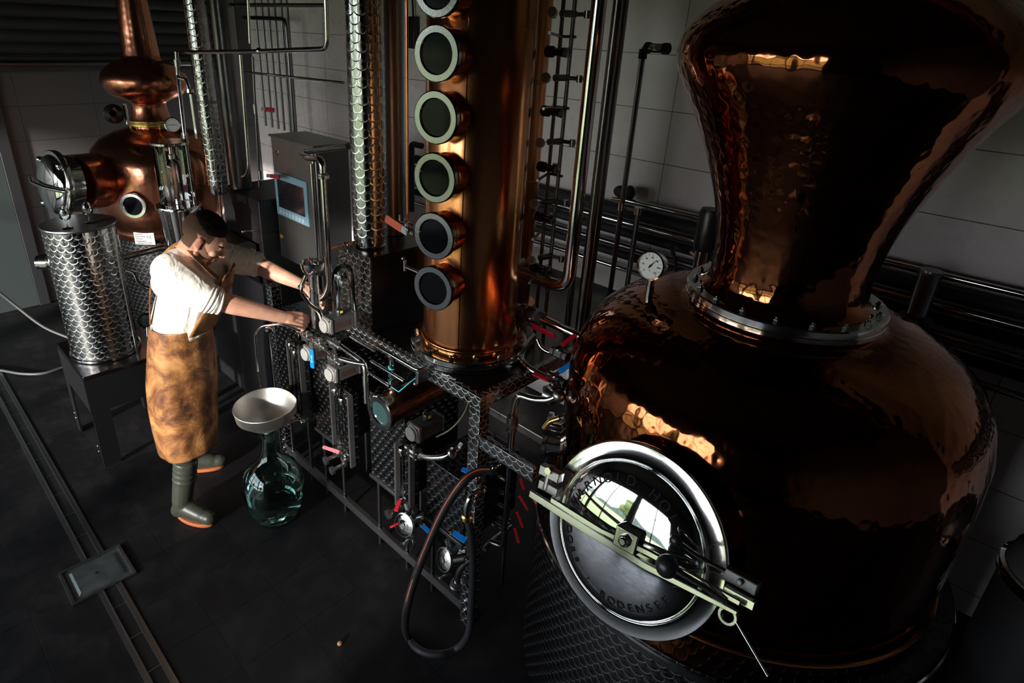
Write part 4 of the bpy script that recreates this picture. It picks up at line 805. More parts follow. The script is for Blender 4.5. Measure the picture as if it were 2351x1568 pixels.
mb = MB(); mb.tube(PL([(405, 118, 'Y', 1.66), (408, 170, 'Y', 1.66), (424, 310, 'Y', 1.62), (440, 465, 'Y', 1.60)]), .013, 14, .01); mb.build('tube', M['steel'], dp)
for (px, py) in ((407, 145), (424, 312)):
    q = P(px, py, Y=1.64); mb = MB(); mb.cyl(q-V(0, 0, .022), q+V(0, 0, .022), .021); mb.build('union', M['brushed'], dp)
mb = MB(); mb.tube(PL([(412, 178, 'Y', 1.66), (428, 182, 'Y', 1.66), (434, 205, 'Y', 1.66)]), .011, 12, .03); q = P(436, 208, Y=1.66); mb.lathe([(0, .01), (.022, .01), (.024, -.01), (.017, -.02)], frame(q, (0, 0, 1)), 16); mb.build('branch', M['steel'], dp)
mb = MB()
for dx in (-.011, 0, .011): mb.cyl(q+V(dx, 0, -.02), q+V(dx+.004, 0, -.30), .004)
mb.build('rod_bundle', M['steel'], dp)
cpipe('steel_pipe', 'bright vertical steel pipe with hooked lower end right of the left condenser', [(552, 126, 'Y', 1.8), (571, 385, 'Y', 1.8), (566, 402, 'Y', 1.8), (556, 406, 'Y', 1.8)], .010, 'steel', .03)
cpipe('steel_pipe', 'thin straight steel pipe running to the bright condenser at mid height', [(566, 166, 'Y', 2.0), (788, 190, 'Y', 1.9)], .008, 'steel', 0)
cpipe('steel_pipe', 'slim vertical pipe with couplings left of the control cabinet', [(580, 130, 'Y', 2.0), (596, 430, 'Y', 2.0)], .008, 'dark_steel', 0)
cpipe('steel_pipe', 'slim upright pipe entering from the top edge above the left condenser base pipe', [(568, -30, 'Y', 1.9), (574, 100, 'Y', 1.9)], .008, 'steel', 0)
for (px, py, s) in ((586, 250, 0), (597, 402, 0)):
    q = P(px, py, Y=1.99); mb = MB(); mb.cyl(q-V(0, 0, .03), q+V(0, 0, .03), .013); tag(mb.build('coupling', M['brushed']), 'steel coupling on the slim pipe left of the cabinet, %s' % ('upper' if py == 250 else 'lower'), 'pipe fitting')
for (px, py, lb) in ((600, 250, 'small red-sleeved lever high on the pipes left of the bright condenser'), (612, 403, 'small red-sleeved lever close to the left edge of the touch screen cabinet')):
    A = P(px, py, Y=1.97); B = P(px+28, py+3, Y=1.97); t_ = thing('valve_lever', lb, 'valve lever', A)
    m = frame(A, (0, -1, .2), B-A); L = (B-A).length*1.0; mb = MB(); mb.box((0, -.012, -.002), (L*.35, .012, .002), m); mb.build('lever', M['disc'], t_); mb = MB(); mb.box((L*.33, -.014, -.005), (L, .014, .005), m); mb.build('handle_sleeve', M['red'], t_, bevel=.002)
# bundle of thin pipes on the back wall
proto = None
for i, px in enumerate((597, 612, 626, 640, 655, 668)):
    a = P(px, 150, Y=3.385)
    mb = MB(); mb.cyl((a.x, 3.385, 1.55), (a.x, 3.385, 3.4), .011, seg=12); tag(mb.build('bundle_pipe', M['dark_steel'], smooth=40), 'thin vertical pipe of the dim bundle on the back wall, %s from the left' % ['first', 'second', 'third', 'fourth', 'fifth', 'sixth'][i], 'pipe', 'bundle of thin pipes on the back wall')
a, b_ = P(560, 40, Y=3.2), P(668, 200, Y=3.2)
cpipe('steel_pipe', 'dark pipe arching down beside the bundle on the back wall', [V(a.x, 3.2, a.z), V(b_.x, 3.2, a.z), V(b_.x, 3.2, 1.6)], .018, 'dark_steel', .08)
cpipe('steel_pipe', 'upper dark horizontal pipe near the top edge right of the left condenser', [V(P(520, 10, Y=2.1).x, 2.1, P(640, 12, Y=2.1).z), V(P(745, 10, Y=2.1).x, 2.1, P(640, 12, Y=2.1).z)], .012, 'dark_steel', 0)

# thin copper rod with orange handled valve left of the copper column
q = P(935, 300, Y=1.75)
rd = thing('copper_rod', 'thin straight copper rod left of the sight glasses ending in a small valve', 'pipe', (q.x, 1.75, 1.7))
mb = MB(); mb.cyl((q.x, 1.75, P(933, 500, Y=1.75).z), (q.x, 1.75, 3.6), .006); mb.build('rod', M['copper'], rd)
q2 = P(934, 512, Y=1.75); mb = MB(); mb.cyl(q2-V(.05, 0, 0), q2+V(.04, 0, 0), .006); mb.cyl(q2-V(.05, 0, 0), q2+V(-.05, 0, .03), .006); mb.cyl(q2-V(0, 0, .015), q2+V(0, 0, .02), .012); hexnut(mb, q2, (0, 0, 1), .015, .012); mb.build('bracket', M['steel'], rd)
ballvalve('ball_valve', 'small steel ball valve with orange handle left of the lower sight glasses', P(943, 532, Y=1.70), (1, 0, 0), (-1, 0, .18), (0, -1, .2), .155, 'orange', .016, txt=False, w=.036)
q = P(930, 612, Y=1.7); tc_ = thing('drain_cock', 'small steel drain cock left of the lowest sight glass', 'valve', q); mb = MB(); mb.cyl(q, q+V(.10, 0, 0), .008); mb.cyl(q-V(0, 0, .02), q+V(0, 0, .03), .009); mb.ball(q+V(-.015, 0, .035), .008); mb.build('cock', M['steel'], tc_)
q = P(944, 70, Y=3.35)
bxc = thing('junction_box', 'black box hanging by a cable on the tiled wall left of the copper column', 'junction box', q); mb = MB(); mb.box((q.x-.045, 3.34, q.z-.13), (q.x+.045, 3.40, q.z+.10)); mb.build('housing', M['black'], bxc, bevel=.006); mb = MB(); mb.tube([(q.x, 3.37, q.z+.1), (q.x-.01, 3.37, q.z+.25), (q.x, 3.37, q.z+.9)], .008); mb.build('cable', M['rubber'], bxc)
q = P(921, 300, Y=2.6); cpipe('steel_pipe', 'dark capped pipe standing behind the copper rod', [V(q.x, 2.6, 1.3), V(q.x, 2.6, P(921, 210, Y=2.6).z)], .018, 'insul', 0)
q = P(945, 410, Y=3.0); cpipe('steel_pipe', 'short dark pipe stub between copper rod and sight glasses', [V(q.x, 3.0, 1.3), V(q.x, 3.0, P(945, 330, Y=3.0).z), V(q.x+.12, 3.0, P(945, 330, Y=3.0).z)], .022, 'insul', .03)

# ================================================================== small copper still at the left
UX, UY = -4.94, 1.64
ss = thing('small_copper_still', 'smaller copper still with onion head at the left behind the steel tank', 'still', (UX, UY, 0))
UM = at_(UX, UY, 0)
mb = MB(); mb.lathe([(.36, 1.10), (.385, 1.12), (.39, 1.15), (.385, 1.17), (.42, 1.21), (.448, 1.30), (.456, 1.42), (.456, 1.55), (.45, 1.64), (.425, 1.72), (.36, 1.79), (.27, 1.835), (.18, 1.86), (.14, 1.87)], UM, 72); mb.build('pot', M['copper_old'], ss, smooth=60)
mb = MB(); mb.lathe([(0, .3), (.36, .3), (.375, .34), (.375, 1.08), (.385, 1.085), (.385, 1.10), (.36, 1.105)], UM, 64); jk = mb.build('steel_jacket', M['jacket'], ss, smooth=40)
for i in range(3):
    a_ = 2*PI*i/3; mb = MB(); mb.cyl((UX+.3*math.cos(a_), UY+.3*math.sin(a_), 0), (UX+.3*math.cos(a_), UY+.3*math.sin(a_), .33), .03); mb.build('leg', M['dark_steel'], ss)
mb = MB(); mb.lathe([(.13, 1.86), (.125, 1.885)], UM, 48); mb.lathe([(.138, 1.925), (.128, 1.95), (.118, 2.0), (.116, 2.03), (.125, 2.05), (.18, 2.07), (.245, 2.105), (.28, 2.155), (.286, 2.195), (.272, 2.24), (.22, 2.29), (.16, 2.325), (.128, 2.335), (.122, 2.36), (.112, 2.5), (.095, 2.72), (.075, 3.1), (.07, 4.2)], UM, 64); mb.build('onion_head', M['copper_old'], ss, smooth=60)
mb = MB(); mb.lathe([(.12, 1.885), (.155, 1.885), (.157, 1.888), (.157, 1.90), (.155, 1.903), (.155, 1.906), (.157, 1.91), (.157, 1.922), (.12, 1.925)], UM, 56); nf = mb.build('neck_ring', M['brass'], ss, smooth=30)
for i in range(12):
    a_ = 2*PI*i/12; mb = MB(); c = V(UX+.147*math.cos(a_), UY+.147*math.sin(a_), 1.862); mb.cyl(c, c+V(0, 0, .022), .006); mb.build('bolt', M['copper'], nf)
# sight glass facing the camera side
c = P(296, 478, X=UX+.40)
sd_ = V(c.x-UX, c.y-UY, 0).normalized(); c = V(UX, UY, c.z)+sd_*.475
m_ = frame(c, sd_)
mb = MB(); mb.lathe([(.075, -.05), (.075, .0), (.088, .0), (.090, .004), (.090, .012), (.086, .015), (.066, .014), (.062, .006)], m_, 40); sgs = mb.build('sight_glass', M['steel'], ss, smooth=30)
mb = MB(); mb.lathe([(0, .007), (.064, .007)], m_, 36); mb.build('pane', M['darkglass'], sgs)
# side manway
c = P(130, 424, h=4.75); md = V(.15, -1, .12).normalized(); m_ = frame(c, md)
mb = MB(); cc = V(UX, UY, 1.52); mb.tube([cc+V(-.05, -.30, 0), c-md*.08], [.19, .185], 40); mb.build('manway_neck', M['copper_old'], ss, smooth=50)
mb = MB(); mb.lathe([(.18, -.10), (.185, -.02), (.215, -.02), (.218, -.012), (.218, .012), (.212, .018), (.19, .02)], m_, 60); mr = mb.build('manway_ring', M['steel'], ss, smooth=30)
mb = MB(); mb.lathe([(.19*math.cos(a), .02+.06*math.sin(a)) for a in [PI/2*k/14 for k in range(14)]]+[(0, .08)], m_, 60); mb.build('manway_lid', M['chrome'], mr, smooth=50)
R3 = m_.to_3x3(); mb = MB(); mb.tube([c+R3 @ V(0, .26, .05), c+R3 @ V(0, .1, .10), c+R3 @ V(0, -.1, .10), c+R3 @ V(0, -.26, .05)], .012, 10); mb.build('closing_bar', M['steel'], mr)
for k_ in range(4):
    a = PI/4+PI/2*k_; q = c+R3 @ V(.20*math.cos(a), .20*math.sin(a), .03); mb = MB(); mb.ball(q, .02); mb.build('wing_knob', M['steel'], mr)
# agitator motor
c = P(262, 262, h=4.85)
mb = MB(); m_ = frame(c, V(-.3, -.95, -.2).cross(V(0, 0, 1)).normalized()*-1+V(0, 0, .15)); mb.lathe([(0, -.05), (.05, -.05), (.062, -.03), (.062, .07), (.045, .09), (.03, .14), (.02, .20)], m_, 28); mb.build('agitator_motor', M['black'], ss, smooth=40)
mb = MB(); mb.cyl(P(285, 238, h=4.82), P(294, 285, h=4.82), .012); mb.build('motor_tube', M['steel'], ss)
# thermometer
c = P(396, 287, h=4.8); gn2 = (CAM-c).normalized(); m_ = frame(c, gn2, V(0, 0, 1).cross(gn2))
g2 = thing('dial_thermometer', 'small white dial thermometer on the brass neck ring of the small still', 'thermometer', c)
mb = MB(); mb.lathe([(0, -.03), (.045, -.03), (.052, -.02), (.052, .004), (.045, .007), (.044, .003)], m_, 36); mb.build('case', M['steel'], g2, smooth=30)
mb = MB(); mb.lathe([(0, .002), (.045, .002)], m_, 30); dl = mb.build('dial', M['white'], g2)
R3 = m_.to_3x3(); mb = MB()
for i in range(9):
    a = math.radians(225-i*33.75); d_ = R3 @ V(math.cos(a), math.sin(a), 0); mb.box((-.004, -.0008, .0025), (.004, .0008, .0032), frame(c+d_*.036, gn2, d_))
mb.box((-.035, -.0016, .003), (.030, .0016, .004), m_); mb.build('dial_markings', M['ink'], dl, smooth=0)
mb = MB(); mb.cyl(c-gn2*.03, V(UX+.11, UY, 1.90), .008); mb.build('probe', M['brass'], g2)
# rating plate on jacket
c = P(310, 562, X=UX+.38); dd_ = V(c.x-UX, c.y-UY, 0).normalized(); c = V(UX, UY, c.z)+dd_*.388; m_ = frame(c, dd_, V(0, 0, 1).cross(dd_)); 
mb = MB(); mb.box((-.072, -.045, -.004), (.072, .045, .002), m_); rp_ = mb.build('rating_plate', M['label'], ss, bevel=.001)
mb = MB(); put_text(mb, 'CE', .03, m_ @ Matrix.Translation((.035, .012, .0025)), ext=.0003)
for i in range(5): mb.box((-.064, .030-i*.017, .002), (-.01+.02*(i % 2), .034-i*.017, .0026), m_)
for i in range(2): mb.box((-.05, -.028-.01*i, .002), (.05, -.025-.01*i, .0026), m_)
mb.build('plate_print', M['ink'], rp_, smooth=0)
# jacket pipes
cpipe('steel_pipe', 'steel pipe slanting from the small still jacket up to the steel cone', [(285, 590, 'h', 4.5), (380, 567, 'h', 4.42)], .021, 'steel', 0)
cpipe('steel_pipe', 'small bent steel pipe right of the engine-turned tank', [(292, 622, 'h', 4.4), (312, 628, 'h', 4.3), (320, 655, 'h', 4.25), (345, 663, 'h', 4.2)], .014, 'steel', .06)
q = P(338, 735, h=4.1); rc = thing('round_clamp', 'round steel clamp with dark bolt low between tank and man', 'clamp', q); mb = MB(); mb.lathe([(0, -.02), (.045, -.02), (.055, -.008), (.055, .008), (.04, .02), (0, .025)], frame(q, V(.9, -.4, .1)), 28); mb.build('disc', M['dark_steel'], rc, smooth=30); mb = MB(); mb.cyl(q, q+V(.02, -.02, -.10), .012); mb.build('bolt', M['steel'], rc)

# glass dome with inner vessel on a steel cone
DX, DY = (V(-math.cos(math.radians(19.4)), math.sin(math.radians(19.4)), 0)*4.35).xy
DXX, DYY = DX, DY; z0 = 2.6-.2525*4.35; zt_ = 2.6-.165*4.35
gd = thing('glass_dome', 'clear glass cylinder with steel lid over a small bottle beside the small still', 'glass cylinder', (DX, DY, z0))
DM = at_(DX, DY, 0)
mb = MB(); mb.lathe([(.105, z0), (.105, zt_)], DM, 48); mb.build('glass_cylinder', M['thin'], gd, smooth=60)
mb = MB(); mb.lathe([(0, zt_), (.112, zt_), (.114, zt_+.003), (.114, zt_+.015), (.11, zt_+.018), (0, zt_+.018)], DM, 48); mb.build('dome_lid', M['steel'], gd, smooth=30)
mb = MB(); mb.lathe([(0, z0+.03), (.045, z0+.03), (.045, z0+.24), (.038, z0+.27), (.016, z0+.285), (.014, z0+.32)], DM, 32); bt = mb.build('inner_bottle', M['thin'], gd, smooth=50)
mb = MB(); mb.lathe([(.02, z0+.29), (.02, z0+.315), (.012, z0+.32), (.010, z0+.36)], DM, 20); mb.tube([(DX, DY, z0+.355), (DX+.01, DY+.005, z0+.375), (DX+.03, DY+.03, z0+.38), (DX+.05, DY+.06, z0+.38)], .008, 10, .015); mb.lathe([(0, z0), (.02, z0), (.02, z0+.032), (0, z0+.035)], DM, 18); mb.build('bottle_neck_tube', M['steel'], bt, smooth=30)
for a in (0.6, 3.7):
    mb = MB(); mb.cyl((DX+.112*math.cos(a), DY+.112*math.sin(a), z0), (DX+.112*math.cos(a), DY+.112*math.sin(a), zt_), .004); mb.build('tie_rod', M['steel'], gd)
cn2 = thing('steel_cone', 'tapering polished steel vessel under the glass cylinder behind the man', 'vessel', (DX, DY, z0-.6))
mb = MB(); mb.lathe([(0, z0-.003), (.135, z0-.003), (.138, z0-.008), (.138, z0-.022), (.125, z0-.028), (.123, z0-.05), (.10, z0-.34), (.085, z0-.5), (.03, z0-.6), (.03, .95), (0, .95)], DM, 56); mb.build('shell', M['steel'], cn2, smooth=40)
mb = MB(); mb.lathe([(.029, 0), (.029, .95)], DM, 20); mb.build('support_post', M['dark_steel'], cn2)

# ================================================================== engine-turned tank on its stand, with two glasses
TX, TY, TZ0, TZ1 = -4.06, .855, .655, 1.475
tk = thing('steel_tank', 'tall cylindrical engine-turned steel tank standing on the dark metal stand at left', 'tank', (TX, TY, TZ0)); TM = at_(TX, TY, 0)
mb = MB(); mb.lathe([(.188, TZ0+.015), (.188, TZ1)], TM, 72); mb.build('shell', M['swirl_fine'], tk, smooth=50)
mb = MB(); mb.lathe([(.0, TZ0), (.194, TZ0), (.199, TZ0+.005), (.199, TZ0+.018), (.188, TZ0+.022)], TM, 72); mb.build('base_rim', M['steel'], tk, smooth=30)
mb = MB(); mb.lathe([(.188, TZ1), (.193, TZ1+.002), (.195, TZ1+.008), (.193, TZ1+.014), (0, TZ1+.014)], TM, 72); mb.build('tank_top', M['dark_steel'], tk, smooth=30)
c = P(100, 602, h=4.25); dr_ = V(c.x-TX, c.y-TY, 0).normalized(); c = V(TX, TY, c.z)+dr_*.19; m_ = frame(c, dr_)
mb = MB(); mb.lathe([(.035, -.01), (.035, .012), (.048, .015), (.048, .05), (.042, .055), (.042, .075), (0, .078)], m_, 28); mb.build('side_port', M['steel'], tk, smooth=30)
mb = MB(); mb.tube([V(TX+.155, TY+.13, TZ0), V(TX+.155, TY+.13, TZ1)], .009, 10); mb.build('level_tube', M['steel'], tk)
for k, (px, py, lb) in enumerate(((156, 525, 'stemmed tasting glass on the tank top, nearer the left rim'), (207, 512, 'stemmed tasting glass on the tank top, nearer the middle'))):
    q = P(px, py, z=TZ1+.014)
    if k == 0:
        g = thing('tasting_glass', lb, 'glass', q, 'tasting glasses on the tank'); gm = at_(q.x, q.y, q.z)
        mb = MB(); mb.lathe([(0, .001), (.027, .001), (.028, .003), (.012, .006), (.0045, .012), (.004, .045), (.008, .05), (.024, .058), (.029, .075), (.027, .095), (.018, .118), (.017, .12)], gm, 28); mb.build('bowl', M['thin'], g, smooth=60)
    else: g = copy_tree(g); g.location = q; g['label'] = lb
# stand
sd0 = thing('tank_stand', 'dark folded sheet metal stand with sharp edges under the engine-turned tank', 'stand', (-4.05, .86, 0))
X0_, X1_, Y0_, Y1_ = -4.345, -3.775, .645, 1.12
mb = MB(); mb.box((X0_, Y0_, .628), (X1_, Y1_, .654)); mb.build('stand_top', M['deck'], sd0, bevel=.003)
dm = simple('dark_stand_sheet', (.05, .05, .055), .4, .9)
mb = MB(); mb.prism([(X0_, .628), (X0_, .0), (X0_+.07, .0), (X0_+.10, .40), (X1_-.001, .40), (X1_-.001, .628)], .012, Matrix(((1, 0, 0, 0), (0, 0, 1, Y0_), (0, 1, 0, 0), (0, 0, 0, 1)))); mb.build('front_sheet', dm, sd0, smooth=0)
mb = MB(); mb.prism([(0, 0), (.10, 0), (.10, .40), (.475, .40), (.475, .628), (0, .628)], .012, Matrix(((0, 0, 1, X1_-.012), (1, 0, 0, Y0_), (0, 1, 0, 0), (0, 0, 0, 1)))); mb.build('side_sheet', dm, sd0, smooth=0)
for (x, y) in ((X0_, Y1_-.06), (X1_-.06, Y1_-.06)):
    mb = MB(); mb.box((x, y, 0), (x+.06, y+.06, .628)); mb.build('leg', dm, sd0)
for (x, y, z) in ((X1_-.05, Y0_, .10), (X1_-.05, Y0_, .14), (X0_+.03, Y0_, .10), (X0_+.03, Y0_, .14)):
    mb = MB(); mb.ball((x, y-.002, z), (.008, .005, .008), seg=12, rings=6); mb.build('bolt', M['steel'], sd0)
# second similar dark side panel right of the stand, behind the man
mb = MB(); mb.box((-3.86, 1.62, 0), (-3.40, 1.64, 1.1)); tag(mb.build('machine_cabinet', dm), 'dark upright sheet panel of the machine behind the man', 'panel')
# hoses at the far left
cpipe('grey_hose', 'thin grey hose hanging from the left edge down toward the tank stand', [V(*q) for q in catmull(PL([(-40, 640, 'h', 4.9), (40, 705, 'h', 4.8), (100, 750, 'h', 4.7), (160, 776, 'h', 4.6)]))], .010, 'greyhose', 0, 'hose')
cpipe('grey_hose', 'thin grey hose curving across the floor at the far left', [V(*q) for q in catmull(PL([(-60, 845, 'z', .02), (0, 850, 'z', .02), (50, 858, 'z', .02), (100, 857, 'z', .02), (148, 842, 'z', .02)]))], .011, 'greyhose', 0, 'hose')

# ================================================================== equipment under the frame
def rbox(name, label, xa, xb, z0, z1, y0=1.50, y1=1.85):
    t_ = thing(name, label, 'tank', ((xa+xb)/2, (y0+y1)/2, z0))
    mb = MB(); mb.box((xa, y0, z0), (xb, y1, z1)); mb.build('casing', M['swirl_panel'], t_, bevel=.003)
    mb = MB(); mb.box((xa-.004, y0-.012, z0-.012), (xb+.004, y0+.01, z0+.006)); mb.build('bottom_lip', M['brushed'], t_, bevel=.001)
    for x in (xa+.02, xb-.02):
        for y in (y0+.03, y1-.03): mb = MB(); mb.cyl((x, y, 0), (x, y, z0), .010); mb.build('foot', M['dark_steel'], t_)
    return t_
rbox('receiver_tank', 'engine-turned box tank directly behind the funnel and spout', -3.04, -2.78, .50, 1.10)
rbox('receiver_tank', 'engine-turned box tank between the two hanging valve actuators', -2.655, -2.425, .492, 1.13)
rbox('receiver_tank', 'engine-turned box tank below the copper sight cylinder', -2.134, -1.862, .478, .98)
rbox('receiver_tank', 'engine-turned box tank right behind the orange-striped hose', -1.704, -1.452, .495, .835)
def gauge(label, xa, xb, z0, z1, tubes, y=1.44, knobs=True, group='level gauges under the frame'):
    t_ = thing('level_gauge', label, 'gauge', ((xa+xb)/2, y, z0), group); w_ = xb-xa
    mb = MB(); mb.box((xa, y+.02, z0), (xb, y+.05, z1)); mb.build('back_plate', M['swirl_panel'], t_, bevel=.002)
    for x in (xa, xb-.012):
        mb = MB(); mb.box((x, y-.008, z0), (x+.012, y+.02, z1)); sc_ = mb.build('scale_strip', M['greyp'], t_)
        mb = MB(); z = z0+.01
        while z < z1-.01: mb.box((x+.001, y-.0088, z), (x+.008, y-.0078, z+.0015)); z += .01
        k_ = mb.build('scale_marks', M['brushed'], sc_, smooth=0); k_['kind'] = 'stuff'
    for i in range(tubes):
        x = xa+w_*(i+1)/(tubes+1)+(.004 if tubes > 1 else 0); dz = -.03*i
        mb = MB(); mb.lathe([(.011, z0+.07+dz), (.011, z1-.03+dz)], at_(x, y-.004, 0), 20); mb.build('sight_tube', M['thin'], t_, smooth=60)
        mb = MB(); mb.lathe([(0, z1+.005+dz), (.018, z1+.005+dz), (.022, z1-.003+dz), (.022, z1-.016+dz), (.018, z1-.02+dz), (.018, z1-.03+dz), (0, z1-.032+dz)], at_(x, y-.004, 0), 18); mb.build('tube_cap', M['steel'], t_, smooth=30)
        if knobs:
            mb = MB(); mb.lathe([(0, z0+.075+dz), (.009, z0+.075+dz), (.022, z0+.07+dz), (.022, z0+.055+dz), (.014, z0+.05+dz), (.014, z0+.02+dz), (0, z0+.02+dz)], at_(x, y-.01, 0), 18); c = V(x, y-.01, z0+.03+dz); mb.cyl(c, c-V(0, .075, .0), .011); mb.lathe([(.022, -.008), (.022, .008), (0, .01)], frame(c-V(0, .08, 0), (-.1, -1, 0)), 20); mb.build('tap', M['brushed'], t_, smooth=30)
gauge('level gauge with dark tubes and tap behind the blue handle', -2.80, -2.665, .56, 1.02, 2)
gauge('level gauge with two bright glass tubes and two round taps', -2.385, -2.215, .50, .93, 2)
gauge('level gauge with a single glass tube below the lowest valve actuator', -1.855, -1.74, .50, .86, 1)

# copper sight cylinder facing the room
c = V(-1.903, 1.40, 1.014); n_ = V(.04, -1, 0).normalized()
sc = thing('sight_cylinder', 'horizontal copper cylinder with round glass porthole under the frame rail', 'cylinder', c); m_ = frame(c, n_)
mb = MB(); mb.lathe([(.072, -.36), (.072, -.02), (.080, -.02), (.080, -.004)], m_, 48); mb.lathe([(0, -.36), (.072, -.36)], m_, 48); mb.build('shell', M['copper_old'], sc, smooth=30)
mb = MB(); mb.lathe([(.080, -.008), (.086, -.004), (.086, .008), (.082, .012), (.058, .012), (.054, .0)], m_, 56); mb.build('porthole_ring', M['steel'], sc, smooth=30)
mb = MB(); mb.lathe([(0, .003), (.057, .003)], m_, 40); mb.build('pane', simple('greenish_sight_pane', (.02, .045, .045), .08, 0), sc)
pb_ = thing('temperature_probe', 'upright steel probe wound with teal cord on the copper sight cylinder', 'probe', (c.x, 1.48, c.z+.072))
x_, y_ = P(899, 880, Y=1.50).x, 1.50; mb = MB(); mb.cyl((x_, y_, c.z+.065), (x_, y_, c.z+.12), .018); mb.cyl((x_, y_, c.z+.11), (x_, y_, c.z+.21), .010); mb.build('stem', M['steel'], pb_)
mb = MB(); mb.ball((x_, y_, c.z+.235), (.017, .017, .019)); mb.cyl((x_, y_, c.z+.20), (x_, y_, c.z+.23), .008); mb.build('knob', M['black'], pb_)
mb = MB(); pts = [V(x_+.013*math.cos(a), y_+.013*math.sin(a), c.z+.19-a*.0035) for a in [i*.5 for i in range(45)]]; e_ = P(958, 868, Y=1.46); pts += [V(x_+.03, y_-.03, c.z+.10), V(x_+.09, y_-.03, c.z+.10), V(e_.x-.03, 1.47, e_.z-.02), V(e_.x, 1.47, e_.z)]; mb.tube(pts, .0025, 6); mb.build('cord', M['teal'], pb_)
# rack pipes parallel to the rail
for k, (a, b_, Yk, lb) in enumerate((((805, 772), (860, 806), 1.46, 'short steel rod running beside the frame rail, uppermost'), ((868, 795), (958, 852), 1.46, 'steel rod with bent end below the frame rail'), ((852, 828), (928, 876), 1.42, 'steel rod below the frame rail, middle of three'), ((835, 848), (895, 888), 1.42, 'steel rod behind the elbow pipe, lowest of three'))):
    A, B = P(*a, Y=Yk), P(*b_, Y=Yk); zz = (A.z+B.z)/2; pts = [V(A.x, Yk, zz), V(B.x, Yk, zz)]
    if k == 1: pts.append(V(B.x+.01, Yk+.04, zz))
    cpipe('rail_rod', lb, pts, .0075, 'steel', .02)
q = P(960, 868, Y=1.46); t_ = thing('rod_bracket', 'small steel bracket hanging below the frame rail at the end of the teal cord', 'bracket', q); mb = MB(); mb.box((q.x-.006, 1.45, q.z-.02), (q.x+.012, 1.51, q.z+.035)); mb.ball((q.x, 1.445, q.z-.022), .010); mb.build('plate', M['brushed'], t_, bevel=.002)

# valve actuators
def make_act():
    t_ = thing('valve_actuator', '', 'actuator', (0, 0, 0), 'pneumatic valve actuators')
    A_ = lambda x, y, z: (x, y, z)
    mb = MB(); mb.lathe([(0, .0), (.028, .0), (.031, .003), (.031, .012), (.034, .014), (.034, .024)], frame(V(0, 0, 0), (0, 1, 0)), 32); mb.build('end_cap', M['disc'], t_, smooth=30)
    mb = MB(); mb.box((-.036, .020, -.036), (.036, .034, .036))
    pl = mb.build('end_plate', M['grey'], t_, bevel=.003)
    for x in (-.03, .03):
        for z in (-.03, .03): mb = MB(); mb.cyl((x, .014, z), (x, .021, z), .0045, seg=8); mb.build('bolt', M['steel'], pl)
    mb = MB(); mb.box((-.032, .034, -.034), (.032, .150, .034)); mb.box((-.036, .150, -.036), (.036, .162, .036)); mb.build('housing', M['greyp'], t_, bevel=.003)
    mb = MB(); mb.box((.0322, .05, -.018), (.0335, .125, .010)); mb.build('name_plate', simple('brown_name_plate', (.10, .06, .05), .35, .6), t_)
    mb = MB(); mb.lathe([(0, .058), (.015, .058), (.018, .052), (.018, .034)], at_(0, .092, 0), 20); id_ = mb.build('position_indicator', M['black'], t_, smooth=30)
    mb = MB(); mb.box((-.019, .086, .046), (-.0165, .098, .056)); mb.box((.0165, .086, .046), (.019, .098, .056)); mb.build('indicator_mark', M['yellow'], id_)
    return t_
act = make_act()
aps = [(P(740, 750, Y=1.30), 'valve actuator with grey round cap right by the hand of the man'), (P(697, 815, Y=1.30), 'valve actuator with grey round cap left of the blue hanging handle'), (P(752, 862, Y=1.30), 'valve actuator with grey round cap right of the blue hanging handle'), (P(940, 998, Y=1.30), 'valve actuator with black indicator right of the porthole cylinder')]
for i, (p, lb) in enumerate(aps):
    o = act if i == 0 else copy_tree(act); o.location = p; o['label'] = lb
def make_valve3():
    t_ = thing('three_piece_valve', '', 'valve', (0, 0, 0), 'cast steel three-piece valves')
    mb = MB()
    for x in (-.026, .014): mb.box((x, -.020, -.020), (x+.012, .020, .020))
    mb.lathe([(0, -.05), (.014, -.05), (.014, -.036), (.011, -.034), (.011, -.026), (.018, -.018), (.018, .018), (.011, .026), (.011, .034), (.014, .036), (.014, .05), (0, .05)], frame(V(0, 0, 0), (1, 0, 0)), 14); mb.cyl((0, 0, 0), (0, 0, .035), .009); mb.build('valve_body', M['brushed'], t_, smooth=30, bevel=.001)
    for y in (-.014, .014):
        for z in (-.014, .014): mb = MB(); mb.cyl((-.032, y, z), (.032, y, z), .0035, seg=8); mb.build('bolt', M['steel'], t_)
    return t_
v3 = make_valve3()
for i, (px, py, Y_, lb) in enumerate(((706, 775, 1.40, 'cast steel valve leftmost in the cluster below the hand'), (735, 792, 1.38, 'cast steel valve in the cluster just right of the blue handle top'), (768, 790, 1.42, 'cast steel valve at the start of the bright elbow pipe'), (770, 828, 1.36, 'cast steel valve right above the lower middle actuator'), (951, 1038, 1.36, 'cast steel valve right below the actuator near the porthole'))):
    o = v3 if i == 0 else copy_tree(v3); o.location = P(px, py, Y=Y_); o['label'] = lb
cpipe('manifold_pipe', 'short steel pipe linking the cast valves below the hand', [P(690, 765, Y=1.40), P(772, 822, Y=1.38)], .010, 'steel', 0)
cpipe('elbow_pipe', 'bright steel pipe angling right then down to the porthole cylinder', PL([(782, 795, 'Y', 1.40), (838, 836, 'Y', 1.40), (842, 925, 'Y', 1.38)]), .0125, 'steel', .035, seg=16)
cpipe('elbow_pipe', 'short curved steel pipe joining the bright elbow pipe from the left', PL([(782, 824, 'Y', 1.36), (808, 832, 'Y', 1.37), (838, 836, 'Y', 1.40)]), .011, 'steel', .03, seg=16)
bh = thing('lever_handle', 'bright blue sleeved lever hanging straight down between two valve actuators', 'valve lever', P(716, 790, Y=1.27)); A, B = P(714, 790, Y=1.27), P(718, 845, Y=1.27)
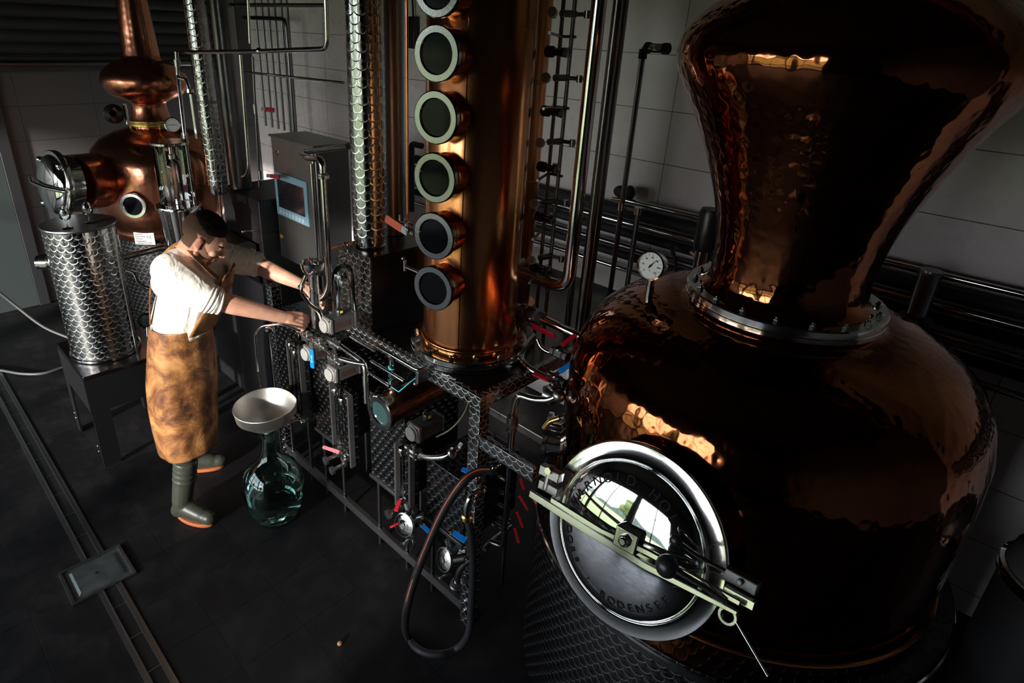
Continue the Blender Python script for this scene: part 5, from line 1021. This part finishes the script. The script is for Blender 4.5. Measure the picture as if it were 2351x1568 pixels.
lever(bh, A, B-A, (.3, -1, 0), (B-A).length, 'blue', .024, 'DN 15')
# bowl stand held by the man
bw = P(718, 612, Y=1.50); bs = P(715, 735, Y=1.50)
bl_ = thing('sampling_bowl', 'polished steel bowl on a short standpipe between the two hands', 'bowl', (bw.x, 1.50, bs.z)); BM = at_(bw.x, 1.50, 0); zc = bw.z
mb = MB(); mb.lathe([(.016, zc-.045), (.03, zc-.040), (.05, zc-.022), (.058, zc), (.060, zc+.025), (.0575, zc+.025), (.056, zc), (.048, zc-.019), (.028, zc-.036), (0, zc-.040)], BM, 44); mb.build('bowl', M['steel'], bl_, smooth=50)
mb = MB(); mb.lathe([(.0, bs.z-.02), (.024, bs.z-.02), (.024, zc-.045), (.018, zc-.044)], BM, 28); mb.build('standpipe', M['steel'], bl_, smooth=40)
mb = MB(); mb.cyl((bw.x-.012, 1.49, zc-.03), (bw.x-.012, 1.49, zc+.035), .010); mb.cyl((bw.x-.012, 1.49, zc+.035), (bw.x-.012, 1.49, zc+.05), .005); mb.ball((bw.x+.022, 1.505, zc+.02), (.016, .014, .012)); fl_ = mb.build('float_valve', M['steel'], bl_)
mb = MB(); mb.lathe([(.006, zc+.033), (.012, zc+.033), (.012, zc+.036), (.006, zc+.036)], at_(bw.x-.012, 1.49, 0), 18); mb.build('red_washer', M['red'], fl_)
mb = MB(); mb.tube(PL([(703, 632, 'Y', 1.47), (692, 655, 'Y', 1.45), (694, 675, 'Y', 1.44), (712, 700, 'Y', 1.42), (733, 715, 'Y', 1.40), (740, 738, 'Y', 1.40)]), .0115, 14, .02); q = P(692, 658, Y=1.45); mb.cyl(q-V(0, 0, .006), q+V(0, 0, .006), .017); mb.build('side_tube', M['steel'], bl_)

# spout and dripping spirit
sp0 = P(592, 852, Y=1.26); 
spt = thing('outlet_spout', 'slim hooked steel spout arching over the funnel', 'spout', sp0)
mb = MB(); mb.tube([P(592, 852, Y=1.26), P(585, 765, Y=1.26), P(600, 748, Y=1.28), P(650, 744, Y=1.36), P(690, 760, Y=1.42)], .0075, 12, .03); mb.build('tube', M['steel'], spt)
mb = MB(); mb.lathe([(0, 0), (.02, .002), (.026, .012), (.022, .016), (0, .018)], frame(P(618, 752, Y=1.30), (0, 0, -1)), 20); mb.build('cap', M['steel'], spt)
cpipe('thin_rod', 'thin bright vertical rod standing behind the funnel', [P(618, 765, Y=1.40), P(632, 895, Y=1.40), V(P(632, 895, Y=1.40).x, 1.40, 0)], .0055, 'steel', 0)
w = thing('spirit_drip', 'thin trickle of clear spirit falling from the spout into the funnel', 'liquid', sp0)
mb = MB(); a = sp0-V(0, 0, .005); mb.tube([a, a+V(.003, 0, -.012), a+V(-.002, 0, -.025)], .0035, 8)
for k in range(9): mb.ball(a+V(.004+.001*k, 0, -.03-.009*k), (.0022, .0022, .004), seg=8, rings=6)
mb.build('trickle', M['water'], w)['kind'] = 'stuff'

# demijohn and funnel
DJX, DJY = -2.685, 1.221; DJ = at_(DJX, DJY, 0)
dj = thing('demijohn', 'big round green glass demijohn standing on the slate floor under the funnel', 'demijohn', (DJX, DJY, 0))
mb = MB(); mb.lathe([(0, .006), (.09, .003), (.118, .012), (.140, .05), (.158, .11), (.168, .18), (.169, .23), (.160, .285), (.138, .335), (.10, .378), (.062, .41), (.042, .445), (.034, .49), (.031, .55), (.031, .575), (.037, .58), (.037, .592), (.030, .594)], DJ, 72); mb.build('bottle', M['green_glass'], dj, smooth=70, solid=.004)
mb = MB(); mb.lathe([(0, .010), (.088, .008), (.112, .016), (.134, .052), (.152, .11), (.1625, .175), (.1628, .18), (0, .18)], DJ, 60); liq = mb.build('spirit', M['water'], dj, smooth=50)
fn = thing('funnel', 'dented wide aluminium funnel sitting in the neck of the green demijohn', 'funnel', (DJX, DJY, .56))
fm = at_(DJX, DJY, .75) @ Matrix.Rotation(.05, 4, 'X')
mb = MB(); mb.lathe([(.156, .004), (.158, .0), (.156, -.003), (.150, -.058), (.100, -.105), (.034, -.135), (.025, -.150), (.020, -.23)], fm, 64)
for i, v in enumerate(mb.v):
    dx, dy = v[0]-DJX, v[1]-DJY; r = math.hypot(dx, dy)
    if r > .13:
        a = math.atan2(dy, dx); k = 1+.045*math.exp(-((a-1.05)/.25)**2)-.03*math.exp(-((a-1.7)/.5)**2); mb.v[i] = (DJX+dx*k, DJY+dy*k, v[2])
mb.build('funnel_shell', M['aluminium'], fn, smooth=50, solid=.0025)

# pink and coloured levers, lower fittings
def free_lever(label, A, B, mat, w=.018, up=(0, -.5, .85)):
    A, B = Vector(A), Vector(B); t_ = thing('lever_handle', label, 'valve lever', A); lever(t_, A, B-A, up, (B-A).length, mat, w); 
    mb = MB(); mb.cyl(A-Vector(up)*.02, A+Vector(up)*.004, .008); mb.ball(A-Vector(up)*.022, .014); mb.build('spindle', M['steel'], t_); return t_
free_lever('faded red lever below the level gauge behind the funnel', P(690, 964, Y=1.42), P(650, 958, Y=1.40), 'redp')
free_lever('faded red lever left of the two round gauge taps', P(790, 1042, Y=1.42), P(748, 1032, Y=1.40), 'redp')
free_lever('red lever tilted above the left clamped strainer', P(921, 1142, Y=1.42), P(906, 1170, Y=1.36), 'red', .022)
free_lever('thin red lever lying across the left clamped strainer', P(922, 1198, Y=1.37), P(897, 1212, Y=1.33), 'red', .010)
free_lever('blue lever close below the single glass gauge', P(966, 1203, Y=1.42), P(990, 1225, Y=1.42), 'blue', .02)
free_lever('blue lever with lettering at the foot of the hose-side tank', P(1034, 1218, Y=1.45), P(1068, 1240, Y=1.45), 'blue', .026)
free_lever('blue lever high beside the frame leg where the hose begins', P(1092, 1090, Y=1.44), P(1058, 1072, Y=1.42), 'blue', .02)
def strainer(label, c, n, r):
    t_ = thing('clamped_strainer', label, 'strainer', c, 'clamped strainers near the bottom rail'); n = Vector(n).normalized(); m_ = frame(c, n)
    mb = MB(); mb.lathe([(r*.7, -r*2.2), (r*.7, -r*.3), (r, -r*.15), (r, 0)], m_, 32); mb.lathe([(0, -r*2.2), (r*.7, -r*2.2)], m_, 32); mb.build('housing', M['steel'], t_, smooth=35)
    mb = MB(); mb.lathe([(r, -r*.2), (r*1.14, -r*.15), (r*1.14, r*.1), (r, r*.15)], m_, 36); R_ = m_.to_3x3(); q = Vector(c)+R_ @ V(-r*.9, -r*.9, 0); mb.cyl(q-R_ @ V(0, 0, r*.5), q+R_ @ V(-r*.1, -r*.2, r*.9), r*.12); mb.cyl(q+R_ @ V(-r*.5, r*.3, r*.6), q+R_ @ V(r*.3, -r*.6, r*.9), r*.10); mb.build('clamp', M['brushed'], t_, smooth=30)
    mb = MB(); mb.lathe([(r*.95, r*.02), (r*.8, r*.10), (r*.35, r*.16), (r*.3, r*.30), (0, r*.32)], m_, 32); mb.build('cap', M['steel'], t_, smooth=30)
    for d in ((.3, 0, 1), (-.5, 0, 1)): mb = MB(); mb.cyl(Vector(c)-n*r, Vector(c)-n*r+Vector(d).normalized()*r*1.9, r*.28); mb.build('branch', M['brushed'], t_)
strainer('steel strainer with round clamped lid near the bottom rail, left of the hose', P(928, 1205, Y=1.38), (.1, -1, .3), .050)
strainer('steel strainer with round clamped lid near the bottom rail, right of the hose', P(1020, 1285, Y=1.38), (-.2, -1, .35), .046)
q0 = P(943, 1225, Y=1.40); cpipe('drain_tube', 'small steel tube dropping from the left clamped strainer to the rail', [q0, P(952, 1250, Y=1.40), P(943, 1264, Y=1.40)], .008, 'steel', .02)
cpipe('elbow_pipe', 'polished steel elbow pipe below the right valve actuator', PL([(955, 1043, 'Y', 1.36), (985, 1052, 'Y', 1.36), (1020, 1050, 'Y', 1.38), (1048, 1032, 'Y', 1.42), (1056, 1022, 'Y', 1.48)]), .013, 'steel', .05, seg=16)
q = P(1038, 1040, Y=1.40); mb = MB(); mb.lathe([(.013, -.006), (.022, -.004), (.022, .004), (.013, .006)], frame(q, (.7, .3, .5)), 20); tag(mb.build('pipe_clamp', M['brushed']), 'clamp ring on the elbow pipe below the right actuator', 'clamp')
cpipe('air_hose', 'thin olive air hose curving from the frame rail to the right actuator', [V(*v) for v in catmull(PL([(1076, 925, 'Y', 1.50), (1062, 955, 'Y', 1.46), (1035, 985, 'Y', 1.42), (1002, 1003, 'Y', 1.40)]))], .0035, 'olive', 0, 'hose')
from mathutils import noise as mnoise

# ================================================================== the man
def blob(mb, voxel, smooth_it=6, sub=0):
    """weld overlapping shapes into one continuous skin"""
    me = bpy.data.meshes.new('b'); me.from_pydata(mb.v, [], mb.f); me.update()
    ob = bpy.data.objects.new('b', me); COL.objects.link(ob)
    r = ob.modifiers.new('r', 'REMESH'); r.mode = 'VOXEL'; r.voxel_size = voxel; r.use_smooth_shade = True
    s = ob.modifiers.new('s', 'SMOOTH'); s.iterations = smooth_it; s.factor = .5
    dg = bpy.context.evaluated_depsgraph_get(); dg.update(); out = bpy.data.meshes.new_from_object(ob.evaluated_get(dg))
    bpy.data.objects.remove(ob); bpy.data.meshes.remove(me); return out
def place(me, name, mat, parent):
    off = world_loc(parent) if parent is not None else V(0, 0, 0)
    n = len(me.vertices); a = np.empty(n*3); me.vertices.foreach_get('co', a); a = a.reshape(-1, 3)-np.array(off); me.vertices.foreach_set('co', a.ravel())
    me.materials.clear(); me.materials.append(mat); me.polygons.foreach_set('use_smooth', [True]*len(me.polygons)); me.update()
    o = bpy.data.objects.new(name, me); COL.objects.link(o); o.parent = parent; return o
def shell(me, pred, off, name, mat, parent, thick=True):
    """patch of the skin mesh lifted by off, where pred(co) holds (co in mesh coordinates)"""
    bm = bmesh.new(); bm.from_mesh(me); bm.normal_update()
    dele = [f for f in bm.faces if not pred(f.calc_center_median())]; bmesh.ops.delete(bm, geom=dele, context='FACES')
    bm.normal_update(); nrm = {v: v.normal.copy() for v in bm.verts}
    for v in bm.verts: v.co += nrm[v]*(off(v.co) if callable(off) else off)
    out = bpy.data.meshes.new(name); bm.to_mesh(out); bm.free()
    out.materials.clear(); out.materials.append(mat); out.polygons.foreach_set('use_smooth', [True]*len(out.polygons))
    o = bpy.data.objects.new(name, out); COL.objects.link(o); o.parent = parent; return o

FB = V(.62, .78, 0).normalized(); RB = V(FB.y, -FB.x, 0)          # body forward / right
man = thing('person', 'bearded man in cream sweater and long stained leather apron leaning over the valves', 'person', (-3.1, .95, 0))
pel = V(-3.06, .985, 1.03); wai = V(-3.035, 1.0, 1.17); che = V(-2.975, 1.07, 1.40)
RS, RE, RW, RHd = P(392, 622, h=3.03), P(482, 686, h=2.98), P(652, 729, h=3.03), P(708, 738, h=3.06)
LS, LE, LW, LHd = P(500, 588, h=3.30), P(585, 606, h=3.30), P(690, 652, h=3.18), P(735, 672, h=3.12)
nb = P(428, 585, h=3.13); HC = P(467, 548, h=3.06)
FH = (V(.50, .86, 0)*.80+V(0, 0, -.60)).normalized(); RH_ = FH.cross(V(0, 0, 1)).normalized(); UH = RH_.cross(FH)
HM = Matrix.Identity(4)
for i in range(3): HM[i][0], HM[i][1], HM[i][2], HM[i][3] = RH_[i], FH[i], UH[i], HC[i]
HS = 1.0
def hp_(x, y, z): return HM @ V(x*HS, y*HS, z*HS)
HR = HM.to_3x3().to_4x4()
def hb(mb, c, r, rot=None): mb.ball(hp_(*c), tuple(q*HS for q in r), HR @ (rot or Matrix.Identity(4)), seg=24, rings=16)
b = MB()
hb(b, (0, -.018, .038), (.077, .097, .086)); hb(b, (0, .020, .0), (.070, .078, .085)); hb(b, (0, .030, -.045), (.058, .062, .062)); hb(b, (0, .060, -.085), (.034, .030, .026)); hb(b, (0, .050, -.075), (.046, .035, .028))
hb(b, (0, .079, .030), (.050, .018, .022)); hb(b, (0, .086, .018), (.046, .011, .008))
b.caps(hp_(0, .092, .012), .0085, hp_(0, .116, -.026), .0125); hb(b, (.010, .106, -.030), (.009, .010, .008)); hb(b, (-.010, .106, -.030), (.009, .010, .008))
for s in (-1, 1):
    hb(b, (s*.040, .066, -.022), (.024, .022, .020)); hb(b, (s*.031, .081, .004), (.014, .010, .009)); b.ball(hp_(s*.031, .0845, .003), .0098*HS)
    b.caps(hp_(s*.073, .0, -.030), .008, hp_(s*.082, -.014, .020), .009); hb(b, (s*.081, -.012, .0), (.006, .017, .028)); b.caps(hp_(s*.055, .01, -.07), .020, hp_(s*.030, .055, -.088), .020)
hb(b, (0, .098, -.052), (.022, .009, .006)); hb(b, (0, .096, -.063), (.019, .009, .007)); hb(b, (0, .088, -.058), (.030, .014, .018))
b.caps(hp_(0, -.025, -.045), .056, nb, .060); b.caps(nb, .062, che, .10)
b.caps(che, .12, wai, .12); b.caps(wai, .12, pel, .13); b.caps(nb+(RS-nb)*.3, .06, RS, .062); b.caps(nb+(LS-nb)*.3, .06, LS, .062)
def arm(S, E_, W_, K):
    b.caps(S, .055, E_, .049); m1 = E_+(W_-E_)*.30; b.caps(E_, .048, m1, .050); b.caps(m1, .050, W_, .031); 
arm(RS, RE, RW, RHd); arm(LS, LE, LW, LHd)
def hand(W_, K, back, thumb_dir, curl, sp=.0235, cl0=.35):
    """W_ wrist, K knuckle centre, back = normal of the back of the hand, thumb_dir = side of the palm with the thumb"""
    d = (K-W_).normalized(); bk = Vector(back); bk = (bk-d*bk.dot(d)).normalized(); sd = d.cross(bk)
    if sd.dot(Vector(thumb_dir)) < 0: sd = -sd
    K = W_+d*.098
    b.caps(W_, .030, W_+d*.03, .030)
    for i in range(4):
        o = (1.5-i)*sp; kn = K+sd*o+d*(-.003*abs(i-1)); b.caps(W_+d*.022+sd*o*.6, .019, kn, .0142)
        L = (.045, .051, .048, .037)[i]; a = cl0+curl*.15*i; p0 = kn; r = .0108-.0006*(i == 3)
        for j, (ll, cu) in enumerate(((1, curl), (.66, curl*1.1), (.52, curl*.8))):
            dd = d*math.cos(a)-bk*math.sin(a); p1 = p0+dd*L*ll; b.caps(p0, r-.0007*j, p1, r-.0007*(j+1), 12); p0 = p1; a += cu
    t0 = W_+d*.028+sd*.020; t1 = t0+d*.030+sd*.022-bk*.012; t2 = t1+d*.030+sd*.004-bk*.014; t3 = t2+d*.022-sd*.008-bk*.010
    b.caps(t0, .018, t1, .0135, 12); b.caps(t1, .0125, t2, .0110, 12); b.caps(t2, .0108, t3, .0090, 12)
hand(RW, RHd, V(.35, -.55, .75), V(-.4, .1, .9), .95)
hand(LW, LHd, V(-.2, .3, .9), V(.8, -.5, .1), .55, cl0=.25)
# hips and legs (inside the clothes)
rhip, lhip = pel+RB*.075-V(0, 0, .04), pel-RB*.075-V(0, 0, .04)
rank, lank = V(-3.025, .835, .09), V(-3.385, 1.04, .09)
rkn, lkn = (rhip+rank)/2+FB*.03, (lhip+lank)/2+FB*.02
for h_, k_, a_ in ((rhip, rkn, rank), (lhip, lkn, lank)): b.caps(h_, .08, k_, .055); b.caps(k_, .055, a_, .04)
bm_ = blob(b, .0034, 5)
body = place(bm_, 'body', M['skin'], man); ML = V(*man.location)
HI = HM.inverted()
def hl(co): return HI @ (co+ML)/HS
# hair, clipped sides, beard, brows, lips, ear tone
def is_ear(q): return abs(q.x) > .074 and -.04 < q.y < .014 and -.045 < q.z < .034
def hline(q):
    return .062 if q.y > .06 else (.062-(.06-q.y)*.15 if q.y > .0 else .053-q.y*.45)
def hairp(co):
    q = hl(co); 
    if q.length > .17 or is_ear(q): return False
    return q.z > hline(q)
def hoff(co):
    q = hl(co); t_ = max(0, min(1, (q.z-hline(q))/.035))**.6; return .0015+.007*t_+.012*max(0, q.y)/.09*t_+(.007*mnoise.noise(Vector((q.x*60, q.y*14, q.z*20)))+.004*mnoise.noise(Vector((q.x*190, q.y*30, q.z*60))))*t_
def fadep(co):
    q = hl(co)
    if q.length > .17 or is_ear(q): return False
    top = hline(q)+.001
    return q.z < top and q.z > (-.055 if q.y < -.03 else (.012 if q.y < .030 else .9)) and q.y < .036 and not hairp(co)
def beardp(co):
    q = hl(co)
    if q.length > .17: return False
    if q.y < .004 or q.z > .0: return False
    lim = -.040+(.055-q.y)*.9 if q.y < .055 else -.042
    mouth = abs(q.x) < .022 and q.z > -.070 and q.z < -.046 and q.y > .085
    return q.z < min(lim, .0) and not mouth and q.z > -.125 and q.y > (-q.z-.085)*1.2
def browp(co):
    q = hl(co); return q.y > .07 and .014 < abs(q.x) < .050 and .019 < q.z < .027
def lipp(co):
    q = hl(co); return q.y > .094 and abs(q.x) < .019 and -.068 < q.z < -.048
def earp(co):
    q = hl(co); return is_ear(q)
def lidp(co):
    q = hl(co); return q.y > .083 and .020 < abs(q.x) < .043 and -.004 < q.z < .000
shell(bm_, hairp, hoff, 'hair', M['hair'], man)
shell(bm_, fadep, .0016, 'clipped_sides', M['fade'], man)
shell(bm_, beardp, .0016, 'beard', M['stubble'], man)
shell(bm_, browp, .0016, 'eyebrows', M['hair'], man)
shell(bm_, lipp, .0007, 'lips', M['lip'], man)
shell(bm_, lidp, .0007, 'eyelashes', M['eye'], man)  # closed lashes: a thin patch along the lids in one dark colour
shell(bm_, earp, .0006, 'ears', M['ear'], man)

# sweater
b = MB()
b.caps(nb+V(0, 0, -.045)-FB*.005, .075, che+FB*.0, .135); b.caps(che+RB*.045, .135, wai+RB*.045, .130); b.caps(che-RB*.045, .135, wai-RB*.045, .130); b.caps(wai+RB*.03, .132, pel+V(0, 0, .06)+RB*.03, .13); b.caps(wai-RB*.03, .132, pel+V(0, 0, .06)-RB*.03, .13)
b.caps(che-FB*.03, .13, wai-FB*.03, .125)
b.caps(nb+(RS-nb)*.35-V(0, 0, .01), .075, RS, .085); b.caps(nb+(LS-nb)*.35-V(0, 0, .01), .075, LS, .085)
RC = RE+(RW-RE)*.10; LC = LE+(LW-LE)*.04
b.caps(RS, .088, RE, .069); b.caps(RS-V(0, 0, .06)-FB*.01, .085, RE-V(0, 0, .01), .062); b.cyl(RE, RC, .066, .060, cap=True); b.caps(LS, .085, LE, .066); b.cyl(LE, LC, .062, .056)
for S, E_, W_, C_ in ((RS, RE, RW, RC), (LS, LE, LW, LC)):
    d = (W_-E_).normalized(); d2 = (E_-S).normalized()
    for k_ in range(3):
        c = C_-d*(.004+.019*k_); m_ = frame(c, (d*(1-k_*.2)+d2*k_*.2).normalized()); r0 = .056+.004*k_
        b.lathe([(0, -.010), (r0, -.010), (r0+.006, -.005), (r0+.006, .005), (r0, .009), (0, .009)], m_, 28)
    for k_ in range(4):   # gathered folds above the roll
        t_ = .25+.17*k_; c = S+(E_-S)*t_; m_ = frame(c, (d2+V(random.uniform(-.35, .35), random.uniform(-.35, .35), random.uniform(-.35, .35))).normalized()); r0 = .088-.022*t_
        b.lathe([(r0-.02, -.012), (r0+.004, 0), (r0-.02, .012)], m_, 24)
# neck opening collar
cm = frame(nb+(HC-nb)*.12-V(0, 0, .012), (HC-nb).normalized()*1+V(0, 0, .5))
b.lathe([(.055, -.02), (.078, -.02), (.074, .008), (.062, .010), (.055, -.02)], cm, 28)
sm = blob(b, .006, 4)
swt = place(sm, 'sweater', M['shirt'], man)
for S, E_, W_, C_ in ((RS, RE, RW, RC), (LS, LE, LW, LC)):
    d = (W_-E_).normalized(); d2 = (E_-S).normalized(); mb = MB()
    for k_ in range(5):
        c = C_+d*.006-d*.0135*k_; ax = (d*(1-k_*.15)+d2*k_*.15+V(.06*math.sin(k_*2.1), 0, .08*math.cos(k_*1.7))).normalized(); m_ = frame(c, ax); r0 = .058+.0022*k_+.002*math.sin(k_*3)
        mb.lathe([(r0-.014, -.006), (r0+.002, -.0075), (r0+.0075, -.004), (r0+.009, .0), (r0+.0075, .004), (r0+.002, .0075), (r0-.014, .006)], m_, 40)
    mb.build('rolled_cuff', M['shirt'], swt, smooth=80)
mb = MB(); sc_ = RS+(RE-RS)*.1; m_ = frame(sc_-RB*0, (RE-RS).normalized()+V(0, 0, -.5)); 
mb.lathe([(.098, -.0012), (.0995, 0), (.098, .0012)], m_, 60)
mb.v and None
# trousers
b = MB(); b.caps(pel, .115, rhip, .10); b.caps(pel, .115, lhip, .10)
for h_, k_, a_ in ((rhip, rkn, rank.lerp(rkn, .5)), (lhip, lkn, lank.lerp(lkn, .5))): b.caps(h_, .085, k_, .066); b.caps(k_, .066, a_, .055)
place(blob(b, .009, 5), 'trousers', M['cloth'], man)
# boots
def boot(ank, toe_dir, leg_dir):
    b = MB(); td = Vector(toe_dir).normalized(); top = ank+(Vector(leg_dir).normalized())*.27; heel = ank-td*.035; heel.z = .055; toe = ank+td*.165; toe.z = .052
    b.caps(top, .062, ank+V(0, 0, .03), .054); b.cyl(top, top+(top-ank).normalized()*.03, .064); b.caps(ank, .052, heel+V(0, 0, -.005), .044); b.caps(ank+V(0, 0, -.005), .050, toe-td*.05+V(0, 0, .008), .045); b.caps(heel, .042, toe, .040)
    for k_ in range(3): c = top-(top-ank).normalized()*(.02+.035*k_); b.lathe([(.05, -.006), (.0645, -.004), (.0645, .004), (.05, .006)], frame(c, top-ank), 28)
    bo = place(blob(b, .006, 4), 'boot', M['boot'], man)
    mb = MB(); sdv = td.cross(V(0, 0, 1)); pts = []
    for i in range(28):
        a = 2*PI*i/28; l = math.cos(a); w_ = math.sin(a)*(.044+.006*l); pts.append((.062+.125*l if l > 0 else .062+.112*l, w_))
    m_ = Matrix.Identity(4)
    for i in range(3): m_[i][0], m_[i][1], m_[i][2], m_[i][3] = td[i], -sdv[i], (0, 0, 1)[i], (ank.x, ank.y, .001)[i]
    mb.prism(pts, .022, m_); mb.build('sole', M['sole'], bo, smooth=50, bevel=.004)
    return bo
boot(V(-3.015, .835, .095), V(.86, .45, 0), rkn-rank); boot(V(-3.40, 1.035, .095), V(.55, .83, 0), lkn-lank)
# apron skirt
def sect(c, a, b_, th, z):
    return c+RB*(a*math.cos(th))+FB*(b_*math.sin(th))+V(0, 0, z-c.z)
secs = [(wai+V(0, 0, .0), .182, .152, 1.195), (pel, .190, .155, 1.08), (pel+V(-.01, -.005, 0), .200, .165, .98), (V(-3.085, .972, 0), .205, .175, .85), (V(-3.10, .962, 0), .205, .172, .70), (V(-3.105, .955, 0), .200, .165, .56), (V(-3.10, .95, 0), .195, .155, .425)]
mb = MB(); n = 72; a0, a1 = math.radians(-62), math.radians(238); rows = []
ns = 40
for j in range(ns+1):
    t_ = j/ns*(len(secs)-1); i = min(int(t_), len(secs)-2); u = t_-i; u = u*u*(3-2*u); A, B = secs[i], secs[i+1]
    c = A[0].lerp(B[0], u); a_ = A[1]+(B[1]-A[1])*u; b_ = A[2]+(B[2]-A[2])*u; z = A[3]+(B[3]-A[3])*u; base = len(mb.v)
    for k_ in range(n+1):
        th = a0+(a1-a0)*k_/n; fold = 1+.028*math.sin(th*5+1.0+z*1.5)*min(1, (1.15-z)/.25)+.010*math.sin(th*11+z*9)
        p = sect(V(c.x, c.y, 0), a_*fold, b_*fold, th, z); mb.v.append(tuple(p))
    rows.append(base)
for j in range(ns):
    for k_ in range(n): mb.face([rows[j]+k_, rows[j+1]+k_, rows[j+1]+k_+1, rows[j]+k_+1])
apr = mb.build('apron', M['leather'], man, smooth=80, solid=.004)
# apron bib on the chest
mb = MB(); rows = []
bc = [(wai, .178, .150, 1.17, 62), (wai+(che-wai)*.4, .172, .160, 1.27, 55), (che, .172, .158, 1.39, 42), (che+V(.02, .02, 0), .165, .150, 1.47, 30)]
for (c, a_, b_, z, sp__) in bc:
    base = len(mb.v)
    for k_ in range(25):
        th = PI/2+math.radians(sp__)*(k_/12-1); mb.v.append(tuple(sect(V(c.x, c.y, 0), a_+.012, b_+.014, th, z)))
    rows.append(base)
for j in range(len(rows)-1):
    for k_ in range(24): mb.face([rows[j]+k_, rows[j+1]+k_, rows[j+1]+k_+1, rows[j]+k_+1])
mb.build('bib', M['leather'], apr, smooth=80, solid=.004)
# straps over the back, meeting behind the neck
def strap(pts, w_=.017):
    q = catmull([Vector(p) for p in pts], 6); mb = MB(); b0 = len(mb.v)
    for i, p in enumerate(q):
        t_ = (q[min(i+1, len(q)-1)]-q[max(i-1, 0)]).normalized(); out = (p-(che+(wai-che)*.4)); out = (out-t_*out.dot(t_)).normalized(); s_ = t_.cross(out)
        for (u, v) in ((-w_, 0), (w_, 0), (w_, .004), (-w_, .004)): mb.v.append(tuple(p+s_*u+out*v))
    for i in range(len(q)-1):
        for k_ in range(4): a = b0+4*i; mb.face([a+k_, a+(k_+1) % 4, a+4+(k_+1) % 4, a+4+k_])
    mb.build('strap', M['leather'], apr, smooth=40)
strap([P(346, 745, h=3.17), P(345, 690, h=3.16), P(350, 640, h=3.15), P(368, 595, h=3.14), P(398, 566, h=3.12), P(425, 556, h=3.10), P(440, 560, h=3.05)])
mb = MB(); c = P(424, 562, h=3.08)
for k_ in range(7): mb.caps(c+V(random.uniform(-.02, .02), random.uniform(-.02, .02), random.uniform(-.012, .012)), .011, c+V(random.uniform(-.03, .03), random.uniform(-.03, .03), random.uniform(-.018, .018)), .008, 10)
kn = place(blob(mb, .004, 2), 'strap_knot', M['leather'], apr)
strap([P(430, 568, h=3.05), P(450, 590, h=2.99), P(476, 618, h=2.99), P(500, 640, h=3.02)], .012)
